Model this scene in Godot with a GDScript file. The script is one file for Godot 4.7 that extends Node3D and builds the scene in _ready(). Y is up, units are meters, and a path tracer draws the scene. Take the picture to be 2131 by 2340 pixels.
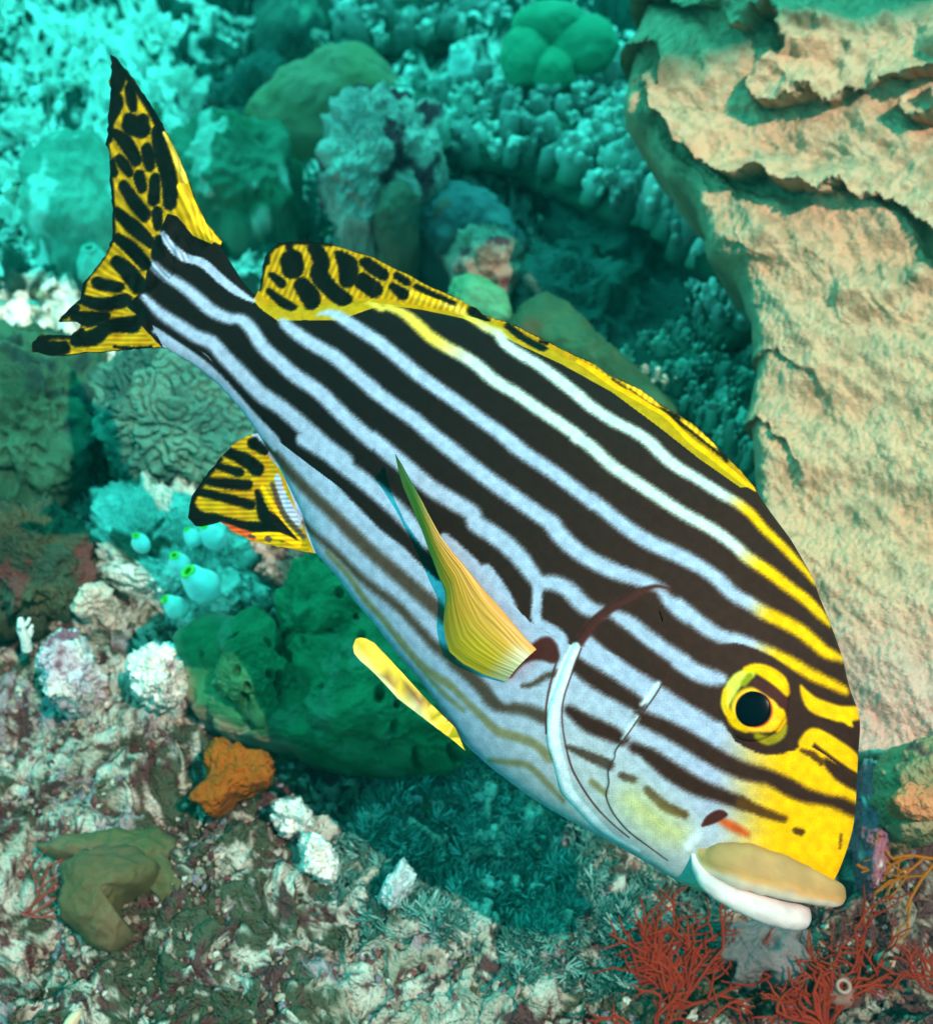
extends Node3D
# A striped yellow-faced fish over a coral reef slope, seen from close by under water.
# The fish is drawn in its own plane: x along the body in mm (snout to the right), y towards the back, z out of its right flank.

const HALF := 0.414213562     # tangent of half the vertical field of view
const ASPECT := 932.0 / 1024.0
var eye := Transform3D()
var rng := RandomNumberGenerator.new()
var noises := {}
var mats := {}

const STROKES := [
	["k", 1.2, [-233.6, -62.5, 1.6, -221.6, -58.7, 2.3, -205.8, -54.7, 2.5, -192.2, -52.5, 2.3, -179.5, -50.9, 2.1, -160.6, -49.5, 2.2, -143.1, -47.5, 2.2, -122.5, -44.7, 2.3, -107.1, -43.5, 2.6, -105.8, -40.2, 2.8, -89.3, -37.8, 2.9, -74.9, -37.2, 3, -60.3, -36, 3.1, -44.1, -34.7, 3.1, -29.6, -32, 2.9, -16.3, -31, 2.8, -5.1, -30.1, 2.5]],
	["b", 2.2, [-127.2, -55.6, 2.1, -109.7, -55.6, 2.6, -89.2, -54.1, 2.8, -69.4, -51.6, 3, -50.6, -49.9, 3.3, -34.9, -48, 3.3, -20.2, -45.7, 3.5, -5.7, -43.5, 3.6, 8.4, -41.3, 3.6, 17.9, -40, 3.2]],
	["b", 2.2, [-87.6, -67.8, 1.1, -74.1, -66.7, 1.6, -54.8, -63.4, 1.8, -39.5, -62, 2, -25.3, -59.5, 2.1, -9.5, -56, 2.3, 4.4, -55.2, 2.2, 17, -54.5, 2.4, 25.5, -52.2, 3.2, 30.6, -52.5, 2.8, 39.5, -50.6, 3.1, 48.2, -49.8, 3.3, 55.8, -50.1, 3.3, 60.8, -47.9, 2.9, 68.7, -41, 2.6, 77.5, -36.2, 3.3]],
	["o", 1.5, [-57.6, -67, 1.3, -40.7, -65.9, 1.5, -27.6, -67.3, 1.7, -10.8, -66.7, 1.6, 6.7, -67.1, 1.6, 22, -65.6, 1.8, 35, -61.5, 2, 40.1, -60.7, 1.6, 56.7, -59, 1.8, 67.6, -57.5, 2.2, 74.9, -52.6, 2.2, 83.8, -47.7, 2.1, 92, -47, 2.5]],
	["o", 1.5, [73.4, -71.4, 0.8, 81.1, -63.8, 1.4, 88, -57.5, 1.6, 99.3, -55.9, 1.5, 110.7, -55.7, 1.1]],
	["o", 1.6, [-0.2, -65.6, 0.8, 18.2, -67.6, 1, 34.5, -66.9, 1.2, 48.6, -64.3, 1]],
	["w", 1.4, [-108.9, -64.1, 1, -98.8, -67.7, 1.9, -88.6, -70, 1.9, -80.3, -69.8, 1]],
	["c", 1.9, [-139.2, 52.6, 1.3, -125.1, 60.8, 1.8, -113.9, 66.4, 2, -102.8, 67.8, 2.4, -92, 69.3, 2.7, -85.4, 71.5, 2.8, -77.7, 70.3, 2.9, -68.2, 71.9, 3.3, -57.9, 74.6, 3.2, -43.7, 76.8, 3.4, -29.3, 78.4, 3.3, -21.5, 79, 3.2, -8.7, 81.7, 3.2, 2.3, 85.6, 3.1, 11.5, 87.5, 3.3, 20.5, 87.5, 3.2, 30.3, 88.7, 3.1, 40.6, 92, 2.9, 51.3, 94.8, 2.9, 61.4, 98.3, 2.7, 69.6, 99.8, 2.7, 76.9, 99.3, 2.5, 85.9, 100.1, 2.5, 95.1, 100.8, 2.5, 103.9, 101.2, 2.2, 111.3, 101.3, 1.7]],
	["c", 1.9, [-147.3, 33.7, 1.4, -138.9, 36.5, 2.4, -138, 38.5, 2.4, -132.2, 41.8, 2.7, -125.1, 43.5, 3, -115.2, 44.1, 3.2, -105.4, 44.5, 3.3, -94.1, 47, 3.3, -83.9, 50.1, 3.3, -74.4, 51.9, 3.3, -63.8, 52.6, 3.3, -50.9, 55.9, 3.2, -37.4, 58.4, 3.2, -24.6, 61.2, 3.2, -11.6, 63.7, 3.2, -12.6, 62.7, 3.2, -4.3, 64.6, 3.1, 10.3, 65.4, 3.1, 22.3, 68.1, 3.1, 34.2, 70.8, 3.1, 49.6, 74.6, 3, 63.6, 79.5, 3, 75.4, 82, 2.9, 84.1, 82.7, 3, 95.2, 85.8, 3.1, 107.1, 88.3, 2.9, 115.5, 90.6, 3, 123.7, 91.5, 2.9, 129.4, 92.1, 2.1]],
	["w", 2.0, [-158.9, 9.8, 1, -157, 13.1, 2.1, -152.9, 16, 2.9, -142.6, 18.5, 3.4, -129.5, 21.4, 3.5, -119.6, 23.6, 3.5, -124.7, 22.6, 3.4, -110.3, 24.7, 3.5, -94.6, 26.3, 3.5, -80, 28.9, 3.4, -66, 31.7, 3.4, -51.9, 34.1, 3.4, -38.4, 36.8, 3.5, -28.7, 37.9, 3.8, -19.7, 39.4, 3.5, -7.2, 42.3, 3.4, 5.6, 44.6, 3.4, 18.8, 46.5, 3.2, 16.3, 46.9, 3.4, 29.3, 48.8, 3.4, 41.8, 50.9, 3.5, 52.5, 54.4, 3.6, 65.5, 60.1, 3.6, 76, 63.6, 3.3, 84.7, 65.1, 3.4, 92.6, 65.5, 3.2, 100, 68.3, 3.2, 107.2, 70.4, 3.2, 115.5, 74.3, 3.2, 123.5, 77.5, 3.3, 131.5, 79, 3.1, 138.2, 80, 2.9, 145.2, 84.6, 1.9]],
	["w", 2.0, [-171.3, -7.4, 1, -167.7, -6.9, 2.6, -160.6, -6, 3.3, -147.8, -3.4, 3.6, -133.7, 0.8, 3.7, -123, 2.4, 3.7, -112.1, 3.7, 3.6, -101.3, 5.1, 3.8, -103, 4.5, 3.6, -87.6, 7.3, 3.6, -74, 10.2, 3.7, -62.7, 11.5, 3.7, -49.2, 13.7, 3.9, -34.9, 15.8, 3.8, -21.2, 18.2, 3.8, -8.4, 21, 3.8, 4.2, 23.7, 3.7, 12.4, 25.6, 4, 19.6, 24.8, 4, 29.1, 25.5, 3.8, 37.1, 27.3, 3.7, 44, 29.9, 3.8, 50.6, 32.8, 3.6, 59.5, 37.9, 3.2, 66.8, 41.7, 2.6, 70.8, 44.1, 1]],
	["w", 2.0, [71.2, 41.2, 1.7, 78.2, 41.7, 3.3, 87.2, 43, 3.2, 79.9, 43.4, 3.2, 93, 45.1, 3.5, 102.8, 48.2, 3.1, 110.6, 54, 2.8, 116.3, 57.3, 2.3, 122.6, 60.2, 2.5, 131, 63.8, 2.6, 139.2, 66.6, 2.6, 147.1, 70.2, 2.4, 157, 75.4, 2]],
	["w", 2.0, [-253.2, -40.6, 2.2, -242.7, -39.3, 2.6, -228.2, -35.5, 3, -216.9, -33.6, 3.4, -203.9, -31.9, 3.4, -192.9, -27.6, 3.1, -187.1, -22.8, 3.1, -177.8, -22.2, 3.5, -165, -23.5, 3.6, -149.7, -21.9, 3.7, -138.5, -20.4, 3.8, -123.6, -16.8, 3.8, -106.3, -15.4, 3.8, -95.1, -14.4, 3.8, -79.4, -12.2, 3.9, -82.3, -11.8, 3.9, -71.9, -10.4, 4.1, -57.1, -8, 3.9, -42, -6.1, 4, -29.2, -2.6, 4, -17.1, 1, 3.9, -12.4, -0.9, 4.2, -3.5, 1.4, 4.2, 6.2, 3.3, 4.2, 16.1, 3.9, 4.1, 24.2, 3.2, 3.7, 30.2, 3.3, 3.4, 34.6, 7.5, 3.5, 41, 10.7, 3.7, 47.6, 11.1, 3.9, 54.5, 11.9, 3.6, 59.6, 15.2, 2.9]],
	["w", 1.2, [30.5, 2.1, 2.3, 37.1, -4.5, 2.4, 43.1, -9.7, 2.5, 49.5, -7.4, 2.4, 56, -6, 2.4, 60.7, -7.6, 1.7]],
	["w", 2.0, [64.2, 18.9, 2.4, 72.8, 21.7, 3.4, 80.9, 23, 3.4, 92.4, 25.4, 3.5, 101.1, 27.8, 3.7, 98.5, 26.5, 3.9, 107.2, 28.8, 3.9, 114, 32.8, 3.6, 116.9, 35.3, 2.5]],
	["w", 2.0, [-239.7, -55.2, 1.9, -224.7, -54, 2.9, -209, -50, 3.4, -198.5, -47.2, 3.5, -188.7, -42.9, 3.8, -177, -42.6, 3.9, -163.8, -41.6, 4.1, -146.7, -40.5, 4.1, -131.5, -36.7, 4, -115, -34.4, 4.2, -98.2, -32.3, 4.3, -82.6, -29.6, 4.2, -110.4, -38.5, 4, -97.3, -34.3, 4, -82.8, -31.7, 3.9, -68.8, -28.8, 4.1, -56.7, -26.9, 4, -43.5, -25.2, 4.1, -29.1, -24.6, 3.5, -21.4, -24.5, 3]],
	["w", 1.2, [-17, -16.9, 2.8, 1.2, -15.6, 3.7, 16, -14.6, 3.5, 8.7, -12.5, 3.5, 20.5, -12.6, 3, 29.9, -14.3, 2.5, 35.2, -16.3, 1.7]],
	["w", 0.9, [-259.3, -25.4, 2.1, -250.5, -25.9, 2.4, -240.4, -24.4, 2.5, -231.9, -19.5, 2.6, -224.5, -17.9, 2.6, -213.8, -16.9, 2.5, -203.2, -14.9, 2.3, -193, -11.8, 1.2]],
	["w", 1.2, [-219.3, -63, 1.1, -209.9, -60.5, 1.5, -194.5, -56.5, 2.3, -177.2, -53.5, 2.7, -160.3, -52.8, 3, -140.8, -52.8, 3.4, -122, -51.7, 3.7]],
	["w", 2.0, [65.3, 1.5, 3.1, 74.6, 2.8, 3.4, 84.2, 5.4, 3.4, 93, 7.8, 3.2, 99.1, 10, 2.1]],
	["k", 1.9, [64.4, 8.3, 2.8, 76.8, 12, 4.9, 87.7, 14.3, 4.9, 97.3, 17.5, 4.3, 94.3, 15.8, 4.3, 103, 18.1, 4.3, 113.8, 21, 4.3, 120.7, 23.2, 4.2, 127.6, 24.6, 3.7]],
	["k", 1.9, [69.6, -9.3, 3.4, 80.4, -6.7, 4.2, 91, -3.3, 3.9, 101.5, 0.1, 3.3]],
	["k", 1.9, [106.5, -2.9, 3.1, 116.3, 1.8, 3.7, 126.2, 5.6, 4, 135.1, 8.4, 4, 144.5, 11.7, 4, 154.3, 16.4, 3.8, 162, 22.1, 3.4, 171.7, 26.1, 3.9, 179.3, 29.6, 3.2, 187.3, 35.5, 2.4, 192.5, 39, 3.1, 201, 42.8, 3]],
	["k", 1.9, [82.8, -25.2, 2.2, 93.1, -22.6, 3.7, 102.5, -18, 3.6, 108.3, -15.6, 2.7]],
	["k", 1.9, [114.2, -14.2, 2.4, 120.2, -11.1, 2.4]],
	["k", 1.9, [121.9, -11, 3.3, 128.9, -9.6, 4, 137.5, -7.2, 4.2, 146, -4, 3.8, 154.6, 0.9, 3.2, 163.3, 5.7, 2.9]],
	["b", 1.4, [162.7, 5.5, 2.4, 172.4, 10.2, 2.2, 180.3, 15, 1.6]],
	["b", 1.2, [95, -36.6, 1.2, 103.8, -32.2, 2.2, 112.5, -27.9, 2.5]],
	["b", 1.2, [119.8, -26.6, 1.6, 124.5, -24, 1.8]],
	["b", 1.3, [132.1, -22.3, 1.9, 142.1, -21.1, 2.4, 146.6, -19.2, 2.2, 150.6, -16.9, 1.8]],
	["o", 1.2, [113.1, -39.1, 1.5, 120.4, -37.8, 1.5]],
	["k", 0.8, [107.8, 40.2, 3.8, 112.5, 47.8, 4.5, 123.1, 55.4, 3.2, 133, 59.1, 2.3, 144.8, 59.5, 3.2, 157.5, 54.8, 2.1, 160.1, 45.3, 1.6, 157.9, 36, 1.6, 152.2, 28.4, 1.6, 142.9, 24.2, 1.9, 131.9, 24.8, 1.9, 123.4, 28.4, 1.9]],
	["k", 0.5, [135.3, 38.3, 14.1, 136.8, 38.2, 14]],
	["q", 1.2, [136, 36.9, 9.9, 136.4, 37, 9.8]],
	["e", 1.0, [123.2, 46.6, 2.3, 121.8, 41, 2.8, 123.5, 34.3, 2.7, 126, 29.4, 1.9, 129.2, 27.4, 1.3]],
	["g", 1.0, [124.1, 45.7, 1.5, 124.8, 41.6, 1.5]],
	["y", 1.0, [120.6, 46.4, 1.1, 123.2, 50, 2.3, 128.5, 52.8, 3.3, 134.6, 54.1, 3.4, 139.2, 52.8, 2.3]],
	["m", 1.0, [128.5, 45.9, 2.3, 134.1, 47.6, 2.6, 140.1, 48.9, 2.5, 144.1, 48.7, 1.5]],
	["y", 1.0, [121.8, 33.3, 0.9, 125.7, 29, 0.9, 130.9, 27.5, 1.7, 135.3, 26.8, 2, 140, 28.5, 1.6]],
	["q", 1.0, [138.8, 44.5, 1.5, 144.2, 43, 2.5, 147, 38.7, 2.2, 145.1, 34, 1.1]],
	["y", 1.0, [144.7, 44.7, 2.1, 148.3, 44, 1.2, 149.4, 39.5, 1.6]],
	["g", 1.0, [145.6, 30.2, 1.5, 150.2, 32.8, 2.1, 152.1, 38.8, 1.7, 150.5, 42.8, 0.9]],
	["r", 0.4, [136, 36.9, 8, 136.3, 37.1, 7.9]],
	["n", 0.4, [135.7, 36.8, 7.3, 136.3, 37, 7.1]],
	["y", 1.0, [142.2, 60.2, 0.6, 146.2, 59.1, 2.1, 151.9, 59.1, 3.5, 158.1, 62.4, 3.7, 163.6, 66.6, 3.6, 169.6, 75.4, 3.1]],
	["y", 1.0, [166.5, 66.6, 2.2, 170.1, 66, 1.1]],
	["y", 1.0, [161.9, 44.5, 3.2, 161.4, 49.8, 3.1, 167.1, 52.1, 3.8, 173.7, 54, 4, 181.9, 56.2, 4, 188, 57, 2.4]],
	["k", 0.7, [157.7, 54.6, 1.6, 162.2, 57.6, 2.5, 168.8, 60.4, 2.8, 175.4, 66.3, 3.2]],
	["k", 1.3, [174, 46.1, 1.6, 180.2, 47.3, 3.3, 186.5, 49.1, 3.5, 194.3, 52.2, 3.1]],
	["b", 0.9, [163.4, 41.4, 1, 167.7, 43.6, 1.6, 172.5, 44.4, 1.6]],
	["b", 0.9, [187.4, 15.5, 1.3, 189.6, 17, 1.6]],
	["b", 1.0, [202.7, 29.8, 0.5, 206.6, 25.6, 0.6]],
	["m", 1.2, [51.8, -17.5, 2.6, 54.5, -13.6, 4.2, 59.6, -14.6, 3.3]],
	["m", 1.2, [52.4, -35.4, 1.6, 50.8, -27.4, 2.6, 53.8, -20.2, 2.6, 60.1, -15, 2.4]],
	["b", 1.3, [60.4, -34.3, 0.9, 63, -30.3, 1.2, 64.6, -22.6, 1.4, 67.6, -17.3, 1.7]],
	["w", 2.0, [53.4, -44, 1.8, 59.6, -43.9, 2.4]],
	["m", 1.0, [71.6, 45.1, 0.7, 67, 41.5, 0.9, 64.2, 33.7, 1.7, 62, 25.2, 2.2, 60.8, 15, 2.2, 61.3, 6.8, 2.6, 63.1, -1, 2.4]],
	["p", 0.8, [63.8, -4.1, 2.2, 67.4, -12.7, 3, 71.9, -21.2, 3.1, 76.6, -28.5, 3, 83, -35.8, 2.9, 91, -41.3, 2.8, 99.1, -45.4, 2.8, 109.6, -50.6, 2.8, 119.6, -50.9, 2.5, 130.4, -50.2, 1.9, 139.8, -48.1, 1.1, 149.8, -43.9, 0.6]],
	["m", 0.5, [66, -2.6, 0.3, 72.1, -14.2, 0.3, 77.1, -23.1, 0.3, 82.6, -29.4, 0.3, 89.8, -34.8, 0.3, 100, -40.7, 0.4, 107.9, -43.4, 0.4, 120.6, -45.3, 0.4, 131.9, -45, 0.3, 142.5, -43.3, 0.3]],
	["m", 0.6, [62.4, -14.4, 0.4, 68.9, -24.6, 0.4, 74.9, -32.4, 0.4, 83.4, -40.3, 0.4]],
	["p", 1.4, [100.2, 13.2, 0.8, 102, 6.5, 1.2, 102.3, 1.1, 0.6]],
	["p", 1.4, [105.3, -4.2, 1, 107, -10.9, 0.9, 108.1, -15.4, 0.5]],
	["m", 0.4, [99.8, 19.5, 0.3, 103.2, 8.8, 0.3, 105.6, -1.9, 0.3, 107.9, -11.7, 0.3, 109.8, -21.2, 0.3, 111.9, -23.7, 0.2, 114.2, -29.8, 0.3, 118.6, -33.5, 0.3, 122, -38.4, 0.3, 129.8, -41.2, 0.3, 139.7, -41.5, 0.3, 149.8, -39.4, 0.3, 161.2, -36.8, 0.2]],
	["s", 12, [130.9, -30.7, 2.5, 147.1, -28.2, 3.7, 154.8, -24.9, 2.5]],
	["r", 1.8, [162.1, -6.7, 1.4, 168.6, -4, 2.1, 174.3, -1.8, 1.4]],
	["m", 0.6, [159.2, -14, 0.7, 159.4, -9.9, 2.2, 160.5, -5.3, 2.3, 162.1, -3.1, 0.9]],
	["p", 2.0, [161.9, -25, 1.8, 160.6, -17.7, 1.6]],
	["m", 1.0, [182.1, -30, 1.1, 187.2, -27.7, 1.9, 198.2, -20.2, 2.1, 214.8, -6.5, 2.1]],
	["f", 1.0, [-366.5, 19.2, 2.3, -359.8, 18.9, 2.7, -346.6, 18.2, 2, -329, 16.6, 2, -311.6, 13.7, 2.3, -305.1, 12.2, 1.5]],
	["f", 1.0, [-362.3, 17.8, 2.7, -352.1, 14.2, 4.8, -347.4, 9.4, 4.6]],
	["f", 1.0, [-346.7, 5.9, 3.8, -338.9, 2.9, 4.6, -335, -5.4, 3.4, -326.8, -13.4, 2.7]],
	["f", 1.0, [-325.2, -15.8, 1.5, -308.9, -26.1, 1.3, -294.1, -37.7, 1.5, -282.5, -47.1, 1.8]],
	["f", 1.0, [-281.7, -48.9, 1.9, -276.6, -62.1, 2.2, -270.6, -75.6, 1.9, -261.5, -83.2, 2.4]],
	["f", 1.0, [-341.6, 15, 3, -334.4, 11.3, 3.6, -329.5, 8.7, 2.5]],
	["f", 1.0, [-326.6, 2.9, 3.8, -322.2, 1.9, 5.9, -314.5, 4.2, 4.5]],
	["f", 1.0, [-319.8, 8.3, 3.8, -314.3, 5.8, 3.4]],
	["f", 1.0, [-308.2, 10.4, 3.8, -296.8, 4.5, 4.5, -283.8, -0.9, 4.8, -275.4, -5.7, 4.6, -269.5, -10.9, 4]],
	["f", 1.0, [-328.6, -8.5, 2.3, -316.5, -7.1, 4.3, -303.9, -9.2, 3.8]],
	["f", 1.0, [-304.6, -0.6, 3.4, -300, -2.6, 4.2, -295, -5.6, 3.4]],
	["f", 1.0, [-313.4, -16, 2.6, -308, -16, 3.4, -300.9, -16.8, 2.4]],
	["f", 1.0, [-315.3, -19.2, 1.5, -308.6, -23.2, 2.4]],
	["f", 1.0, [-295.5, -14, 3.7, -288.9, -16.7, 3.5]],
	["f", 1.0, [-286.8, -7.9, 3.3, -278.1, -16.3, 4]],
	["f", 1.0, [-298.9, -24.1, 3.4, -288.3, -25.3, 4, -275.7, -25.7, 4]],
	["f", 1.0, [-291.7, -36.6, 2.9, -277.1, -35, 4.2, -268.2, -33.8, 4, -261.3, -33.3, 3]],
	["f", 1.0, [-271, -19.6, 3.5, -265.1, -24.1, 2.9]],
	["f", 1.0, [-280.2, -46, 2.9, -268.9, -43.7, 4.1, -255.1, -43.3, 3.9]],
	["f", 1.0, [-269.4, -54.7, 3.7, -259.2, -53.4, 4.8, -246.9, -53.7, 5]],
	["f", 1.0, [-266.3, -69.8, 3.5, -262.9, -68.9, 3.9, -254.4, -62.8, 3.5]],
	["f", 1.0, [-261.9, -82.3, 2.8, -251.4, -75.3, 4.4, -245.4, -65.1, 4.7]],
	["f", 1.0, [-259.8, -97.7, 1.7, -260.1, -88.3, 3.3]],
	["f", 1.0, [-255.8, -90.4, 3.3, -248.7, -85.5, 4.7, -244.4, -78.4, 3.3]],
	["f", 1.0, [-245, -98.5, 3.9, -239.5, -90.1, 4.5, -238.2, -79.7, 4.1, -230.5, -69.7, 5]],
	["f", 1.0, [-260.1, -117, 2.2, -255, -116.2, 4.4, -246.5, -106.6, 3.9]],
	["f", 1.0, [-259.6, -113.9, 2.4, -255, -107.1, 1.5, -247.7, -98.8, 1.5]],
	["f", 1.0, [-246.8, -92.6, 1.7, -247.1, -98.1, 1.7]],
	["f", 1.0, [-259.6, -28.9, 2.6, -254.3, -35.3, 3.3]],
	["f", 1.0, [-239.5, -61.6, 3.6, -230.7, -61.5, 3.2]],
	["f", 1.0, [-196.1, 18.1, 6.4, -192.4, 16.1, 6.4]],
	["f", 1.0, [-197.6, 4.9, 1.9, -189.9, 5.9, 2.7]],
	["f", 1.0, [-191.7, -1.9, 1.7, -179.9, -0.1, 2.9, -173.5, 1.9, 2.5]],
	["f", 1.0, [-181.5, 13.4, 4.4, -173.1, 12.8, 5.4, -167.6, 10.4, 3.8]],
	["f", 1.0, [-192.9, 31.9, 3.9, -183.8, 29.6, 4.6, -179.8, 24.4, 5, -169.7, 23.3, 4.5, -158.1, 24.9, 4.4]],
	["f", 1.0, [-207.5, 8.7, 2.3, -205, 7.8, 1.5]],
	["f", 1.0, [-204.2, 22.6, 2.1, -201.1, 21.1, 1.7]],
	["f", 1.0, [-194.2, 33, 2.9]],
	["f", 1.0, [-181.5, 39, 1.9, -172.6, 38.8, 5.4, -166.3, 33.7, 4.8]],
	["f", 1.0, [-167, 47.5, 2.5, -155.7, 49.3, 3.2]],
	["f", 1.0, [-160.9, 39.4, 3.8, -152.2, 40.3, 4.7]],
	["f", 1.0, [-144.8, 47.9, 3.8]],
	["f", 1.0, [-168.7, 45.8, 1.9, -161.7, 47.2, 3, -154.6, 49.3, 2.5]],
	["f", 1.0, [-149.7, 54.4, 2.2, -143.2, 56, 2]],
	["f", 1.0, [-160, 38.6, 4.5, -152.5, 40.5, 4.3]],
	["f", 1.0, [-146.7, 48.8, 2.2, -139.9, 50.2, 3.4]],
	["f", 1.0, [-138.4, 58, 1.6, -130.3, 61.3, 1.6, -117.9, 66.8, 1.2]],
	["f", 1.0, [-107.8, 71.1, 2.8, -98.4, 73, 1.8]],
	["f", 1.0, [-88.3, 79.1, 2.1, -77.8, 79.9, 2.7, -65, 83.4, 2.7]],
	["f", 1.0, [-70.3, 86.1, 0.9, -67.4, 87.5, 1.2]],
	["f", 1.0, [-29, 98.4, 0.9, -21.3, 100.1, 0.9]],
	["f", 1.0, [-19.3, 102.2, 0.4, -8, 104.5, 0.4, -0.8, 105.6, 0.7, 7.3, 107.8, 1, 21.5, 110.1, 0.7, 37.5, 112.4, 0.8]],
	["f", 1.0, [-1.3, 106.1, 1.2, 7.5, 109.6, 1.2]],
	["f", 1.0, [31.9, 113.9, 0.7, 39.5, 112.5, 1]],
	["f", 1.0, [-196.6, -4.6, 1.3, -204.8, 4.5, 1.5, -209.1, 10.6, 1.7, -208.5, 18.9, 1.5, -203.4, 26.1, 1.7, -194.5, 34.3, 1.7, -188, 39.3, 1]],
	["f", 1.0, [-131, -108.1, 2.9, -123.7, -110.2, 5, -117.6, -104.4, 2.9]],
	["f", 1.0, [-140.4, -75.7, 2.6, -129.3, -70.2, 3.6, -120.6, -68.3, 3.9]],
	["f", 1.0, [-132.2, -60.8, 3.3, -125.2, -59.3, 2.2]],
	["f", 1.0, [-135.8, -82.9, 1.9, -125.9, -76.6, 2.6]],
	["f", 1.0, [-135.6, -93.8, 1.9, -126.9, -86.4, 2.9, -117.7, -77.7, 2.9]],
	["f", 1.0, [-134.1, -100.4, 2.2, -121, -91.1, 2.6, -108, -82.8, 2.6]],
	["f", 1.0, [-111, -76, 1.6, -98.7, -80.5, 3.5, -87.9, -78.6, 4.2, -77.2, -76.8, 2.2]],
	["f", 1.0, [-117.2, -103, 2.9, -101.6, -92.3, 2.6, -89.2, -81.1, 3.5]],
	["f", 1.0, [-81.4, -80.4, 1.9, -77.6, -78.2, 1.2]],
	["f", 1.0, [-125.6, -112.3, 1.9, -132.2, -105.4, 1.9, -135.9, -93.6, 1.7, -137.9, -79.5, 1.3]],
	["w", 0.7, [-109.9, -62.7, 1.5, -97.6, -67.3, 2.3, -84.1, -68.5, 2.3]],
	["y", 0.5, [-111.2, -72.3, 1, -103.1, -73.4, 1.2, -91.2, -74.3, 1.1, -74.5, -73.7, 1.1]],
	["b", 0.8, [-108.5, -67.3, 1.3, -91.3, -72.4, 1.5, -74.6, -71.9, 1.3]],
	["r", 0.8, [-111.5, -101.2, 1, -104, -97.5, 1.5, -92.9, -92.2, 1.8]],
	["y", 0.6, [-94, -91.4, 1.3, -84.2, -81.6, 1.8, -73.3, -76.4, 1.5]],
	["b", 0.5, [-94.8, -93.3, 1, -92.9, -92.2, 1]],
	["b", 0.5, [-87.3, -87, 1.4, -85.9, -86.4, 1.4]],
	["c", 0.8, [-304.8, 12.5, 0.9, -293.7, 10.3, 1.2, -283.7, 7.1, 1.9, -273.7, 3.9, 1.4]],
	["q", 0.8, [-272.7, -0.3, 2.3, -262.2, -2.8, 2.8, -250.3, -5.2, 2.7, -240.1, -5.2, 2, -234.4, -4.5, 1.2]],
	["y", 0.5, [-136.7, 54.6, 0.9, -123.6, 61.6, 1]],
	["y", 0.7, [-48.6, 92.5, 1, -41, 94.5, 1.5, -33.9, 95.9, 1.7, -25.8, 97.4, 1.7, -17.6, 99.7, 1.5, -6, 102.7, 1.6, 1.8, 105.2, 1.6, 12.1, 105.3, 1.8, 22.8, 105, 2.1, 30.9, 106.9, 2.4, 38.7, 108.1, 2.4, 47.6, 109.2, 2.5, 55.3, 110.4, 2.2, 59.5, 111.3, 1.3]],
	["q", 0.6, [-22.4, 102.1, 0.4, -16, 104.1, 1.2, -9.1, 105.5, 1.4, -2.9, 106.6, 0.5]],
	["q", 0.6, [9.2, 109.9, 0.3, 16.3, 111.1, 0.8, 24.4, 112.2, 0.8, 30.9, 112.8, 0.4]],
	["f", 0.5, [-228.4, -84.9, 0.8, -220.8, -78.2, 1, -214.1, -69.8, 0.8]],
]
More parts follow.
